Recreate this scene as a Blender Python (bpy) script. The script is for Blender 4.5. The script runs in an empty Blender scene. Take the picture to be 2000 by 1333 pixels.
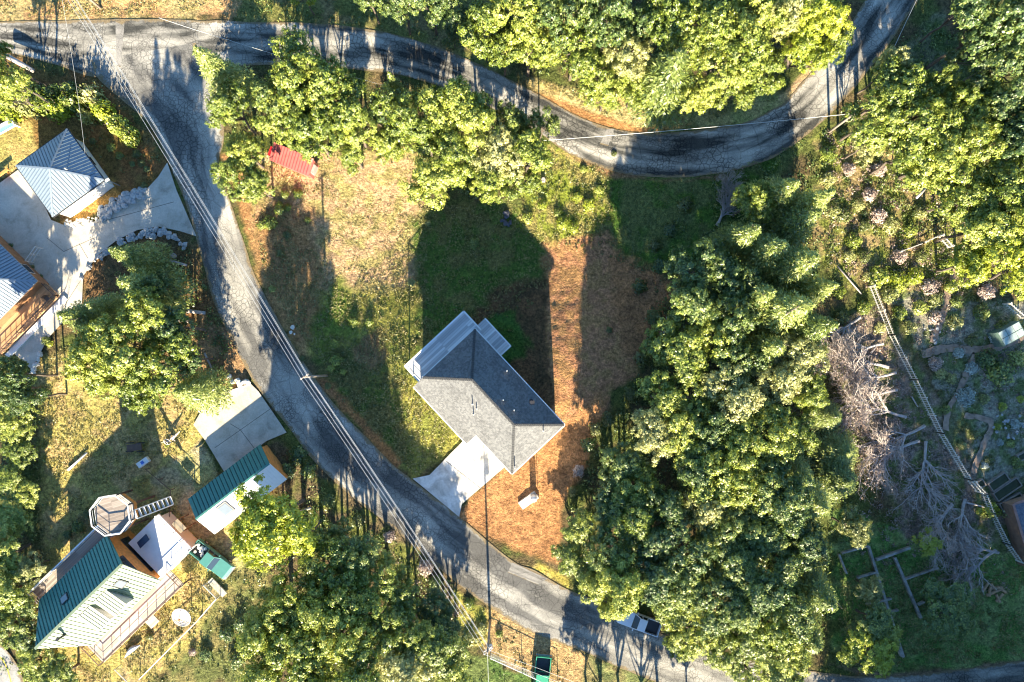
import bpy, bmesh, math, random
import numpy as np
from mathutils import Vector, Matrix

# ------------------------------------------------------------------ camera, sky, sun
S = bpy.context.scene
COL = S.collection
R = math.radians
SUN_EL, SUN_AZ = 22.5, 2.0            # elevation; shadows fall up the picture, 2 degrees to the left
CH, F, CX, CY = 90.0, 1350.0, 995.0, 715.0   # camera height, focal length and nadir in photo pixels (2000 wide)
cam = bpy.data.cameras.new('camera'); camo = bpy.data.objects.new('camera', cam); COL.objects.link(camo)
camo.location = (0, 0, CH); camo.rotation_euler = (0, 0, 0)
cam.sensor_width = 36; cam.lens = 36 * F / 2000
cam.shift_x = (1000 - CX) / 2000; cam.shift_y = (CY - 666.5) / 2000
cam.clip_start = 0.5; cam.clip_end = 1500
S.camera = camo; S.render.engine = 'CYCLES'
W = bpy.data.worlds.new('World'); S.world = W; W.use_nodes = True
nt = W.node_tree; nt.nodes.clear()
sky = nt.nodes.new('ShaderNodeTexSky'); sky.sky_type = 'NISHITA'; sky.sun_disc = False
sky.sun_elevation = R(SUN_EL); sky.sun_rotation = R(180 - SUN_AZ)
bg = nt.nodes.new('ShaderNodeBackground'); bg.inputs[1].default_value = 0.072
sky.ozone_density = 5.0; sky.dust_density = 0.3
wo = nt.nodes.new('ShaderNodeOutputWorld')
tint = nt.nodes.new('ShaderNodeMix'); tint.data_type = 'RGBA'; tint.blend_type = 'MULTIPLY'; tint.inputs[0].default_value = 1.0; tint.inputs[7].default_value = (0.86, 1.0, 1.02, 1)
nt.links.new(sky.outputs[0], tint.inputs[6]); nt.links.new(tint.outputs[2], bg.inputs[0]); nt.links.new(bg.outputs[0], wo.inputs[0])
sl = bpy.data.lights.new('sun', 'SUN'); sl.energy = 5.0; sl.angle = R(0.5); sl.color = (1.0, 0.88, 0.66)
so = bpy.data.objects.new('sun', sl); COL.objects.link(so); so.location = (10, -80, 60)
d = Vector((-math.sin(R(SUN_AZ)), math.cos(R(SUN_AZ)), -math.tan(R(SUN_EL))))
so.rotation_euler = d.to_track_quat('-Z', 'Y').to_euler()
S.view_settings.view_transform = 'Standard'; S.view_settings.look = 'None'
S.cycles.filter_width = 1.15
S.view_settings.exposure = 2.2; S.view_settings.gamma = 1.0

random.seed(7); rng = np.random.default_rng(7)

# ------------------------------------------------------------------ terrain and pixel <-> world
def sstep(t):
    t = np.clip(t, 0, 1); return t * t * (3 - 2 * t)
def terr(x, y):
    return -4.0 * sstep((y + 4.0) / 21.0) * sstep((x + 33.0) / 25.0) * (1 - sstep((x - 12.0) / 18.0))
def V(px, py, z):                      # the point seen at a photo pixel, at height z
    return Vector(((px - CX) / F * (CH - z), -(py - CY) / F * (CH - z), z))
def G(px, py, h=0.0):                  # the point seen at a photo pixel, h above the ground
    z = h
    for _ in range(6):
        p = V(px, py, z); z = float(terr(p.x, p.y)) + h
    return V(px, py, z)
def gz(x, y): return float(terr(x, y))

def vnoise(x, y, seed=0):
    xi = np.floor(x).astype(np.int64); yi = np.floor(y).astype(np.int64)
    fx = x - xi; fy = y - yi; fx = fx * fx * (3 - 2 * fx); fy = fy * fy * (3 - 2 * fy)
    def h(a, b):
        n = (a * 374761393 + b * 668265263 + seed * 974634777) & 0x7fffffff
        n = ((n ^ (n >> 13)) * 1274126177) & 0x7fffffff
        return ((n ^ (n >> 16)) & 0xffff) / 65535.0
    return (h(xi, yi) * (1 - fx) + h(xi + 1, yi) * fx) * (1 - fy) + (h(xi, yi + 1) * (1 - fx) + h(xi + 1, yi + 1) * fx) * fy
def fbm(x, y, seed=0, o=4):
    s = 0; a = 0.5; t = 0
    for k in range(o):
        s = s + a * vnoise(x, y, seed + k); t += a; a *= 0.55; x = x * 2.03 + 7.1; y = y * 2.03 - 3.7
    return s / t
def sdist(px, py, poly):               # signed distance in pixels, positive inside
    P = np.array(poly, float); Q = np.roll(P, -1, 0)
    dmin = np.full(px.shape, 1e9); ins = np.zeros(px.shape, bool)
    for (ax, ay), (bx, by) in zip(P, Q):
        dx, dy = bx - ax, by - ay; L = dx * dx + dy * dy + 1e-9
        t = np.clip(((px - ax) * dx + (py - ay) * dy) / L, 0, 1)
        dmin = np.minimum(dmin, (px - ax - t * dx) ** 2 + (py - ay - t * dy) ** 2)
        c = ((ay > py) != (by > py)) & (px < (bx - ax) * (py - ay) / ((by - ay) if abs(by - ay) > 1e-9 else 1e-9) + ax)
        ins ^= c
    dd = np.sqrt(dmin); return np.where(ins, dd, -dd)
def inpoly(x, y, poly):
    r = False; n = len(poly)
    for i in range(n):
        ax, ay = poly[i]; bx, by = poly[(i + 1) % n]
        if (ay > y) != (by > y) and x < (bx - ax) * (y - ay) / (by - ay) + ax: r = not r
    return r

# ------------------------------------------------------------------ materials
MATS = {}
def nodes_of(name):
    m = bpy.data.materials.new(name); m.use_nodes = True
    n = m.node_tree.nodes; l = m.node_tree.links
    return m, n, l, n['Principled BSDF']
def col4(c): return (c[0], c[1], c[2], 1)
def ramp(n, stops):
    r = n.new('ShaderNodeValToRGB'); e = r.color_ramp.elements
    while len(e) < len(stops): e.new(0.5)
    for k, (p, c) in enumerate(stops): e[k].position = p; e[k].color = col4(c) if len(c) == 3 else c
    return r
def mulc(n, l, a, b, fac=1.0, mode='MULTIPLY'):
    x = n.new('ShaderNodeMix'); x.data_type = 'RGBA'; x.blend_type = mode; x.inputs[0].default_value = fac
    for s, v in ((6, a), (7, b)):
        if isinstance(v, tuple): x.inputs[s].default_value = v
        else: l.new(v, x.inputs[s])
    return x
def tex(n, l, kind, scale, vec, **k):
    t = n.new(kind); t.inputs['Scale'].default_value = scale
    for a, b in k.items():
        if hasattr(t, a): setattr(t, a, b)
        else: t.inputs[a].default_value = b
    l.new(vec, t.inputs['Vector']); return t
def plain(name, c, rough=0.7, metal=0.0, var=0.25, scale=2.0, bump=0.0, c2=None, spec=None):
    if name in MATS: return MATS[name]
    m, n, l, b = nodes_of(name)
    tc = n.new('ShaderNodeTexCoord')
    t = tex(n, l, 'ShaderNodeTexNoise', scale, tc.outputs['Object'], Detail=6.0)
    lo = tuple(v * (1 - var) for v in c); hi = c2 or tuple(min(1, v * (1 + var)) for v in c)
    r = ramp(n, [(0.3, lo), (0.7, hi)]); l.new(t.outputs[0], r.inputs[0]); l.new(r.outputs[0], b.inputs['Base Color'])
    b.inputs['Roughness'].default_value = rough; b.inputs['Metallic'].default_value = metal
    if spec is not None: b.inputs['Specular IOR Level'].default_value = spec
    if bump:
        bp = n.new('ShaderNodeBump'); bp.inputs['Strength'].default_value = bump
        t2 = tex(n, l, 'ShaderNodeTexNoise', scale * 5, tc.outputs['Object'], Detail=5.0)
        l.new(t2.outputs[0], bp.inputs['Height']); l.new(bp.outputs[0], b.inputs['Normal'])
    MATS[name] = m; return m
def leafmat(name, lo, mid, hi, trans=0.2):
    if name in MATS: return MATS[name]
    m, n, l, b = nodes_of(name); n.remove(b)
    g = n.new('ShaderNodeNewGeometry'); oi = n.new('ShaderNodeObjectInfo')
    r = ramp(n, [(0.0, lo), (0.55, mid), (1.0, hi)])
    mm = n.new('ShaderNodeMath'); mm.operation = 'MULTIPLY_ADD'; mm.inputs[1].default_value = 0.6
    m2 = n.new('ShaderNodeMath'); m2.operation = 'MULTIPLY'; m2.inputs[1].default_value = 0.4
    l.new(oi.outputs['Random'], m2.inputs[0]); l.new(g.outputs['Random Per Island'], mm.inputs[0]); l.new(m2.outputs[0], mm.inputs[2])
    tc = n.new('ShaderNodeTexCoord'); tn = tex(n, l, 'ShaderNodeTexNoise', 0.7, tc.outputs['Object'], Detail=3.0)
    m3 = n.new('ShaderNodeMath'); m3.operation = 'MULTIPLY_ADD'; m3.inputs[1].default_value = 1.1; m3.inputs[2].default_value = -0.55; l.new(tn.outputs[0], m3.inputs[0])
    m4 = n.new('ShaderNodeMath'); m4.operation = 'ADD'; m4.use_clamp = True; l.new(mm.outputs[0], m4.inputs[0]); l.new(m3.outputs[0], m4.inputs[1])
    l.new(m4.outputs[0], r.inputs[0])
    df = n.new('ShaderNodeBsdfDiffuse'); tr = n.new('ShaderNodeBsdfTranslucent'); gl = n.new('ShaderNodeBsdfGlossy')
    gl.inputs['Roughness'].default_value = 0.45; gl.inputs['Color'].default_value = (0.8, 0.8, 0.7, 1)
    l.new(r.outputs[0], df.inputs[0]); l.new(r.outputs[0], tr.inputs[0])
    x = n.new('ShaderNodeMixShader'); x.inputs[0].default_value = trans
    y = n.new('ShaderNodeMixShader'); y.inputs[0].default_value = 0.08
    l.new(df.outputs[0], x.inputs[1]); l.new(tr.outputs[0], x.inputs[2])
    l.new(x.outputs[0], y.inputs[1]); l.new(gl.outputs[0], y.inputs[2])
    l.new(y.outputs[0], n['Material Output'].inputs[0])
    MATS[name] = m; return m

LEAF = {
 'b': leafmat('oak_leaf', (0.045, 0.085, 0.012), (0.23, 0.29, 0.032), (0.62, 0.61, 0.13)),
 'd': leafmat('evergreen_leaf', (0.025, 0.065, 0.020), (0.10, 0.16, 0.035), (0.36, 0.40, 0.08)),
 'c': leafmat('fir_needle', (0.06, 0.10, 0.02), (0.26, 0.32, 0.06), (0.60, 0.60, 0.20), 0.3),
 'p': leafmat('pale_leaf', (0.10, 0.13, 0.03), (0.33, 0.34, 0.10), (0.64, 0.60, 0.26)),
 'y': leafmat('lime_leaf', (0.14, 0.20, 0.015), (0.33, 0.38, 0.025), (0.54, 0.55, 0.06)),
 's': leafmat('silver_leaf', (0.22, 0.27, 0.24), (0.38, 0.44, 0.40), (0.6, 0.63, 0.55), 0.1),
 'w': leafmat('weed_leaf', (0.05, 0.07, 0.015), (0.12, 0.15, 0.03), (0.26, 0.24, 0.07)),
 'x': leafmat('dry_twig', (0.18, 0.12, 0.10), (0.38, 0.28, 0.23), (0.62, 0.50, 0.42), 0.0),
 'g': leafmat('lawn_blade', (0.09, 0.11, 0.02), (0.26, 0.24, 0.07), (0.52, 0.42, 0.20), 0.2),
}
BARK = plain('bark', (0.11, 0.085, 0.065), 0.9, var=0.4, scale=3, bump=0.5)
DEADWOOD = plain('dead_wood', (0.40, 0.35, 0.32), 0.85, var=0.3, scale=3, bump=0.3)

# ------------------------------------------------------------------ mesh helpers
ORG = {}                                # world location of each parent
def finish(o, parent):
    COL.objects.link(o)
    if parent is not None: o.parent = parent; ORG[o] = ORG[parent]
    else: ORG[o] = Vector((0, 0, 0))
    return o
def npmesh(name, v, f, mat=None, smooth=False):
    v = np.asarray(v, np.float32); f = np.asarray(f, np.int32)
    me = bpy.data.meshes.new(name); k = f.shape[1]; n = len(f)
    me.vertices.add(len(v)); me.vertices.foreach_set('co', v.ravel())
    me.loops.add(n * k); me.loops.foreach_set('vertex_index', f.ravel())
    me.polygons.add(n); me.polygons.foreach_set('loop_start', np.arange(0, n * k, k, dtype=np.int32))
    me.polygons.foreach_set('loop_total', np.full(n, k, np.int32))
    if smooth: me.polygons.foreach_set('use_smooth', np.ones(n, bool))
    me.update(calc_edges=True)
    if mat: me.materials.append(mat)
    return me
class MB:
    def __init__(s): s.v = []; s.f = []
    def add(s, vs, fs):
        b = len(s.v); s.v += [Vector(p) for p in vs]; s.f += [tuple(i + b for i in f) for f in fs]; return s
    def quad(s, a, b, c, d): return s.add([a, b, c, d], [(0, 1, 2, 3)])
    def box(s, c, size, rot=0.0):       # centre, full size, rotation about z
        hx, hy, hz = (q / 2 for q in size); co, si = math.cos(rot), math.sin(rot); vs = []
        for z in (-hz, hz):
            for x, y in ((-hx, -hy), (hx, -hy), (hx, hy), (-hx, hy)):
                vs.append((c[0] + x * co - y * si, c[1] + x * si + y * co, c[2] + z))
        return s.add(vs, [(3, 2, 1, 0), (4, 5, 6, 7), (0, 1, 5, 4), (1, 2, 6, 5), (2, 3, 7, 6), (3, 0, 4, 7)])
    def beam(s, a, b, w, h=None):       # a straight bar of rectangular section
        a = Vector(a); b = Vector(b); h = h or w; dv = (b - a)
        if dv.length < 1e-6: return s
        dv.normalize(); up = Vector((0, 0, 1)) if abs(dv.z) < 0.95 else Vector((1, 0, 0))
        sd = dv.cross(up).normalized() * (w / 2); u2 = sd.cross(dv).normalized() * (h / 2)
        vs = [p + q for p in (a, b) for q in (-sd - u2, sd - u2, sd + u2, -sd + u2)]
        return s.add(vs, [(0, 1, 2, 3), (7, 6, 5, 4), (0, 4, 5, 1), (1, 5, 6, 2), (2, 6, 7, 3), (3, 7, 4, 0)])
    def tube(s, pts, rad, n=6):
        pts = [Vector(p) for p in pts]; rad = rad if isinstance(rad, (list, tuple)) else [rad] * len(pts)
        b = len(s.v); ref = Vector((0.31, 0.17, 0.93))
        for i, p in enumerate(pts):
            t = (pts[min(i + 1, len(pts) - 1)] - pts[max(i - 1, 0)]).normalized()
            a = t.cross(ref)
            if a.length < 1e-3: a = t.cross(Vector((1, 0, 0)))
            a.normalize(); c = t.cross(a)
            for k in range(n):
                an = 2 * math.pi * k / n; s.v.append(p + (a * math.cos(an) + c * math.sin(an)) * rad[i])
        for i in range(len(pts) - 1):
            for k in range(n):
                k2 = (k + 1) % n; s.f.append((b + i * n + k, b + i * n + k2, b + (i + 1) * n + k2, b + (i + 1) * n + k))
        s.f.append(tuple(b + k for k in reversed(range(n)))); s.f.append(tuple(b + (len(pts) - 1) * n + k for k in range(n)))
        return s
    def slab(s, poly, th):              # polygon with its underside th lower
        n = len(poly); vs = [Vector(p) for p in poly] + [Vector(p) - Vector((0, 0, th)) for p in poly]
        return s.add(vs, [tuple(range(n)), tuple(reversed(range(n, 2 * n)))] + [(i, i + n, (i + 1) % n + n, (i + 1) % n) for i in range(n)])
    def prism(s, poly, z0, z1):
        return s.slab([Vector((p[0], p[1], z1)) for p in poly], z1 - z0)
    def cyl(s, c, r, h, n=16, r2=None): return s.tube([c, (c[0], c[1], c[2] + h)], [r, r if r2 is None else r2], n)
    def dome(s, c, r, h, n=16, m=5):
        b = len(s.v)
        for j in range(m):
            a = math.pi / 2 * j / m
            for k in range(n):
                t = 2 * math.pi * k / n; s.v.append(Vector((c[0] + r * math.cos(a) * math.cos(t), c[1] + r * math.cos(a) * math.sin(t), c[2] + h * math.sin(a))))
        s.v.append(Vector((c[0], c[1], c[2] + h)))
        for j in range(m - 1):
            for k in range(n): s.f.append((b + j * n + k, b + j * n + (k + 1) % n, b + (j + 1) * n + (k + 1) % n, b + (j + 1) * n + k))
        for k in range(n): s.f.append((b + (m - 1) * n + k, b + (m - 1) * n + (k + 1) % n, b + m * n))
        return s
    def build(s, name, mat, parent=None, smooth=False, bevel=0.0):
        off = ORG[parent] if parent is not None else Vector((0, 0, 0))
        me = bpy.data.meshes.new(name); me.from_pydata([tuple(p - off) for p in s.v], [], s.f)
        bm = bmesh.new(); bm.from_mesh(me); bmesh.ops.recalc_face_normals(bm, faces=bm.faces); bm.to_mesh(me); bm.free()
        if smooth:
            for p in me.polygons: p.use_smooth = True
        me.materials.append(mat); o = bpy.data.objects.new(name, me); finish(o, parent)
        if bevel:
            md = o.modifiers.new('bevel', 'BEVEL'); md.width = bevel; md.segments = 2; md.limit_method = 'ANGLE'
        return o
def tag(o, label=None, cat=None, group=None, kind=None):
    for k, v in (('label', label), ('category', cat), ('group', group), ('kind', kind)):
        if v: o[k] = v
    return o
def thing(name, loc, label=None, cat=None, group=None):
    o = bpy.data.objects.new(name, None); o.empty_display_size = 0.5; COL.objects.link(o)
    o.location = loc; ORG[o] = Vector(loc); return tag(o, label, cat, group)
def copy_tree(o, parent=None):
    c = o.copy(); COL.objects.link(c)
    if parent is not None: c.parent = parent
    for ch in [q for q in KIDS.get(o, [])]: copy_tree(ch, c)
    return c
KIDS = {}
def kids_register(root):
    KIDS[root] = [o for o in bpy.data.objects if o.parent == root]
    for k in KIDS[root]: kids_register(k)

# ------------------------------------------------------------------ ground
NOGO = [[(-60, 40), (480, 40), (800, 72), (1000, 155), (1150, 235), (1350, 255), (1520, 207), (1650, 60), (1710, -40), (1850, -40), (1720, 112), (1570, 270), (1300, 350), (1100, 300), (900, 182), (700, 137), (470, 130), (440, 270), (500, 542), (660, 795), (806, 936), (1000, 1095), (1240, 1215), (1480, 1290), (1720, 1322), (2080, 1280), (2080, 1400), (1320, 1345), (1040, 1236), (770, 1035), (566, 838), (421, 598), (329, 316), (242, 199), (120, 132), (-60, 100)],
        [(810, 757), (800, 700), (897, 615), (990, 680), (1102, 830), (993, 930), (900, 1012), (806, 936), (905, 865)], [(327, 318), (384, 462), (268, 450), (190, 500), (160, 600), (62, 722), (0, 668), (-60, 500), (0, 358), (31, 324), (128, 249), (204, 350)], [(378, 830), (440, 765), (505, 765), (560, 845), (570, 930), (440, 1060), (367, 975), (402, 862)], [(54, 1150), (190, 1030), (200, 960), (270, 960), (350, 1110), (210, 1297), (74, 1272)]]
def ground():
    def axis(lo, hi, st, far):
        a = list(np.arange(lo, hi + st / 2, st)); k = st; p = hi; e = []
        while p < far: k *= 1.35; p += k; e.append(p)
        q = lo; k = st; b = []
        while q > -far: k *= 1.35; q -= k; b.append(q)
        return np.array(b[::-1] + a + e)
    xs = axis(-71, 71, 0.30, 420); ys = axis(-44, 52, 0.30, 420)
    X, Y = np.meshgrid(xs, ys); X = X.ravel(); Y = Y.ravel()
    Z = terr(X, Y)
    px = CX + X * F / (CH - Z); py = CY - Y * F / (CH - Z)
    n1 = fbm(X * 0.35, Y * 0.35, 3); n2 = fbm(X * 1.3, Y * 1.3, 11); n3 = fbm(X * 0.09, Y * 0.09, 29)
    jx = (fbm(X * 0.5, Y * 0.5, 41) - 0.5) * 60 + (n2 - 0.5) * 22; jy = (fbm(X * 0.5, Y * 0.5, 57) - 0.5) * 60 + (fbm(X * 1.6, Y * 1.6, 5) - 0.5) * 22
    col = np.empty((len(X), 3)); 
    A = np.array((0.115, 0.085, 0.045)); B = np.array((0.085, 0.10, 0.03))
    t = sstep((n1 - 0.35) * 3.5)[:, None]; col[:] = A * (1 - t) + B * t
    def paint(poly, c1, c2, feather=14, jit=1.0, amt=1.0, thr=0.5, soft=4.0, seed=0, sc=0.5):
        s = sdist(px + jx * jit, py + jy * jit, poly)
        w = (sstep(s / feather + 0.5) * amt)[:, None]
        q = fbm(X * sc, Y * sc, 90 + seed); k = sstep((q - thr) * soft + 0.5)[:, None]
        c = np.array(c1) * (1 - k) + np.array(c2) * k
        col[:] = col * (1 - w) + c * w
    DIRT = (0.40, 0.195, 0.105); DIRT2 = (0.34, 0.18, 0.075); DRY = (0.48, 0.31, 0.18); DRY2 = (0.36, 0.29, 0.12); GRN = (0.085, 0.14, 0.03); YEL = (0.27, 0.25, 0.06)
    paint([(-60, -60), (480, -60), (480, 42), (-60, 46)], (0.46, 0.27, 0.13), (0.40, 0.30, 0.14), seed=1)
    paint([(470, -60), (1000, -60), (1000, 150), (700, 60), (470, 45)], (0.22, 0.17, 0.08), (0.16, 0.16, 0.05), seed=2)
    paint([(0, 120), (180, 140), (330, 300), (290, 390), (120, 430), (60, 330), (0, 330)], (0.22, 0.11, 0.045), (0.17, 0.11, 0.04), seed=3)
    paint([(-40, 240), (62, 240), (70, 300), (20, 335), (-40, 380)], (0.42, 0.31, 0.12), (0.33, 0.27, 0.09), 10, 0.4, seed=4)
    paint([(110, 440), (215, 345), (235, 385), (150, 440)], (0.45, 0.25, 0.07), (0.40, 0.22, 0.07), 8, 0.3, seed=5)
    paint([(160, 450), (370, 440), (440, 640), (500, 760), (430, 800), (230, 720), (90, 640)], (0.19, 0.11, 0.055), (0.14, 0.10, 0.05), seed=6)
    paint([(430, 300), (520, 290), (560, 560), (640, 720), (520, 560)], (0.35, 0.18, 0.08), DIRT2, 12, 0.4, seed=7)
    paint([(470, 300), (830, 290), (830, 560), (700, 600), (640, 720), (520, 560)], DRY, DRY2, 16, 0.5, thr=0.55, soft=5, seed=8, sc=0.8)
    paint([(500, 400), (610, 400), (650, 700), (580, 690), (500, 540)], (0.29, 0.16, 0.075), (0.34, 0.20, 0.09), 30, 0.7, seed=9)
    paint([(620, 560), (740, 580), (830, 540), (840, 760), (910, 870), (800, 935), (690, 800), (600, 680)], YEL, (0.16, 0.17, 0.04), 22, 0.6, seed=10, sc=0.7)
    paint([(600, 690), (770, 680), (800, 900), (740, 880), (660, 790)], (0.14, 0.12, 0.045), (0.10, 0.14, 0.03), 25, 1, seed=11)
    paint([(610, 735), (640, 740), (790, 905), (770, 915)], (0.32, 0.15, 0.06), (0.27, 0.13, 0.06), 10, 0.3, seed=12)
    paint([(640, 560), (680, 560), (700, 640), (620, 690), (600, 640)], (0.16, 0.19, 0.04), (0.1, 0.15, 0.03), 20, 0.8, seed=13)
    paint([(700, 660), (745, 640), (760, 700), (690, 720)], (0.26, 0.16, 0.08), (0.2, 0.12, 0.06), 14, 0.6, seed=14)
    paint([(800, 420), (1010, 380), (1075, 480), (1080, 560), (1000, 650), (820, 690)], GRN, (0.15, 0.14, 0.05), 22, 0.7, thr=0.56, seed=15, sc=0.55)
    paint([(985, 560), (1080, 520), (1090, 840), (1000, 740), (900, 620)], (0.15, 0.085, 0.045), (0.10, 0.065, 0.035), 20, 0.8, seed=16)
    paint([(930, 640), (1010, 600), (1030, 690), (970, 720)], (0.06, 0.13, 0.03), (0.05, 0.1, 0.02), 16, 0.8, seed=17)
    paint([(1060, 470), (1180, 450), (1310, 560), (1260, 700), (1180, 800), (1120, 900), (1085, 850)], DIRT, (0.36, 0.20, 0.09), 16, 0.6, seed=18, sc=1.0)
    paint([(1200, 480), (1320, 540), (1300, 650), (1240, 720), (1210, 700)], (0.38, 0.18, 0.085), (0.28, 0.14, 0.07), 24, 1, seed=48, sc=0.9)
    paint([(890, 1010), (985, 905), (1100, 830), (1180, 760), (1150, 900), (1095, 1000), (1090, 1100), (1000, 1070)], (0.40, 0.20, 0.09), (0.34, 0.165, 0.075), 14, 0.35, seed=19, sc=0.8)
    paint([(1060, 280), (1190, 300), (1190, 440), (1080, 470), (1010, 440), (1040, 340)], (0.19, 0.22, 0.035), (0.30, 0.25, 0.09), 18, 0.7, seed=20, sc=0.7)
    paint([(1180, 345), (1500, 300), (1560, 290), (1450, 480), (1250, 520), (1190, 470)], (0.07, 0.13, 0.025), (0.12, 0.14, 0.05), 20, 0.7, seed=21)
    paint([(1090, 295), (1180, 325), (1300, 355), (1430, 340), (1400, 352), (1200, 350)], (0.26, 0.15, 0.08), (0.2, 0.12, 0.07), 8, 0.2, seed=22)
    paint([(1020, 150), (1270, 200), (1270, 262), (1150, 232), (1050, 180)], (0.52, 0.42, 0.20), (0.48, 0.35, 0.15), 12, 0.3, seed=23)
    paint([(1260, 200), (1520, 170), (1530, 210), (1450, 240), (1260, 258)], (0.24, 0.25, 0.09), (0.34, 0.30, 0.13), 10, 0.3, seed=24)
    paint([(1040, 180), (1060, 185), (1250, 250), (1350, 244), (1250, 262), (1140, 238)], (0.44, 0.22, 0.09), (0.40, 0.2, 0.08), 6, 0.1, seed=25)
    paint([(1520, 190), (1620, 95), (1600, 125), (1535, 205)], (0.5, 0.33, 0.2), (0.42, 0.3, 0.14), 8, 0.2, seed=26)
    paint([(1730, 100), (1850, 20), (1880, 200), (1760, 160)], (0.17, 0.17, 0.10), (0.09, 0.12, 0.04), 16, 0.8, seed=27)
    paint([(1600, 250), (1900, 350), (1880, 700), (1700, 560), (1610, 520)], (0.30, 0.22, 0.11), (0.16, 0.18, 0.04), 30, 1, seed=28, sc=0.8)
    paint([(1600, 640), (1720, 600), (1900, 900), (1990, 1100), (1800, 1100), (1660, 800)], (0.27, 0.20, 0.16), (0.14, 0.16, 0.06), 30, 1, seed=29, sc=0.7)
    paint([(1730, 560), (2050, 600), (2050, 1100), (1990, 1080), (1850, 780)], (0.27, 0.25, 0.20), (0.14, 0.17, 0.07), 20, 1, seed=30, sc=0.9)
    paint([(1640, 1000), (1850, 1060), (2050, 1080), (2050, 1300), (1850, 1310), (1640, 1305)], (0.11, 0.20, 0.05), (0.20, 0.25, 0.09), 20, 1, seed=31, sc=0.7)
    paint([(1620, 1300), (1720, 1316), (1830, 1312), (2040, 1285), (2040, 1296), (1830, 1322), (1720, 1326)], (0.22, 0.15, 0.10), (0.2, 0.14, 0.09), 6, 0.2, seed=32)
    paint([(60, 700), (240, 660), (420, 800), (390, 880), (300, 920), (440, 1140), (420, 1250), (260, 1340), (60, 1340), (90, 1100)], (0.36, 0.30, 0.10), (0.42, 0.30, 0.14), 18, 0.5, thr=0.55, seed=33, sc=0.8)
    paint([(430, 1130), (520, 1100), (500, 1340), (320, 1340), (400, 1230)], (0.20, 0.17, 0.07), (0.13, 0.14, 0.05), 24, 0.9, seed=34)
    paint([(290, 930), (395, 860), (470, 1040), (470, 1120), (420, 1070), (340, 1080)], (0.38, 0.32, 0.19), (0.34, 0.31, 0.13), 10, 0.4, seed=35)
    paint([(390, 620), (470, 650), (500, 755), (430, 775), (380, 740)], (0.40, 0.25, 0.13), (0.30, 0.18, 0.10), 16, 0.8, seed=36)
    paint([(520, 850), (580, 850), (900, 1140), (860, 1200), (700, 1080), (560, 960)], (0.12, 0.09, 0.055), (0.13, 0.14, 0.04), 16, 0.9, seed=37)
    paint([(890, 1150), (960, 1200), (950, 1260), (900, 1250)], (0.42, 0.33, 0.10), (0.26, 0.26, 0.06), 12, 0.5, seed=38)
    paint([(950, 1190), (1130, 1270), (1170, 1350), (1090, 1350), (950, 1270)], (0.42, 0.27, 0.13), (0.36, 0.24, 0.12), 12, 0.4, seed=39)
    paint([(880, 1280), (960, 1290), (1080, 1345), (880, 1360)], (0.08, 0.13, 0.035), (0.12, 0.15, 0.05), 12, 0.5, seed=40)
    paint([(1050, 1100), (1110, 1130), (1120, 1155), (1040, 1115)], (0.42, 0.34, 0.08), (0.4, 0.3, 0.12), 8, 0.3, seed=41)
    paint([(1150, 1290), (1260, 1320), (1260, 1350), (1130, 1350)], (0.13, 0.15, 0.06), (0.2, 0.17, 0.08), 10, 0.5, seed=42)
    col *= (0.72 + 0.56 * n2)[:, None]
    sh = np.clip(-sdist(px, py, NOGO[0]) / 22, 0, 1)
    Z2 = Z - 0.012 - sh * (0.22 * n2 * sstep((fbm(X * 0.2, Y * 0.2, 77) - 0.2) * 3) + 0.10 * fbm(X * 3.1, Y * 3.1, 15, 2))
    nx, ny = len(xs), len(ys)
    i = np.arange(nx * ny).reshape(ny, nx)
    f = np.stack([i[:-1, :-1], i[:-1, 1:], i[1:, 1:], i[1:, :-1]], -1).reshape(-1, 4)
    m, n, l, b = nodes_of('earth_and_grass')
    at = n.new('ShaderNodeAttribute'); at.attribute_name = 'cover'
    tc = n.new('ShaderNodeTexCoord')
    t1 = tex(n, l, 'ShaderNodeTexNoise', 2.6, tc.outputs['Object'], Detail=9.0, Roughness=0.72)
    r1 = ramp(n, [(0.30, (0.30, 0.30, 0.30)), (0.47, (0.92, 0.92, 0.92)), (0.66, (1.75, 1.7, 1.6))]); l.new(t1.outputs[0], r1.inputs[0])
    t2 = tex(n, l, 'ShaderNodeTexNoise', 9.0, tc.outputs['Object'], Detail=4.0)
    r2 = ramp(n, [(0.35, (0.62, 0.66, 0.55)), (0.65, (1.32, 1.3, 1.3))]); l.new(t2.outputs[0], r2.inputs[0])
    a = mulc(n, l, at.outputs[0], r1.outputs[0]); c = mulc(n, l, a.outputs[2], r2.outputs[0])
    l.new(c.outputs[2], b.inputs['Base Color']); b.inputs['Roughness'].default_value = 0.95; b.inputs['Specular IOR Level'].default_value = 0.1
    bp = n.new('ShaderNodeBump'); bp.inputs['Strength'].default_value = 0.8; bp.inputs['Distance'].default_value = 0.3
    t3 = tex(n, l, 'ShaderNodeTexNoise', 3.5, tc.outputs['Object'], Detail=8.0, Roughness=0.7)
    l.new(t3.outputs[0], bp.inputs['Height']); l.new(bp.outputs[0], b.inputs['Normal'])
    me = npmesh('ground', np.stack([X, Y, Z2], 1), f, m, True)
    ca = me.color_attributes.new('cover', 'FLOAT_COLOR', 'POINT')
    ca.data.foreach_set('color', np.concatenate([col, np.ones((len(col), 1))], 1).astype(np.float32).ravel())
    o = bpy.data.objects.new('ground', me); COL.objects.link(o); tag(o, kind='structure')
ground()

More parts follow.
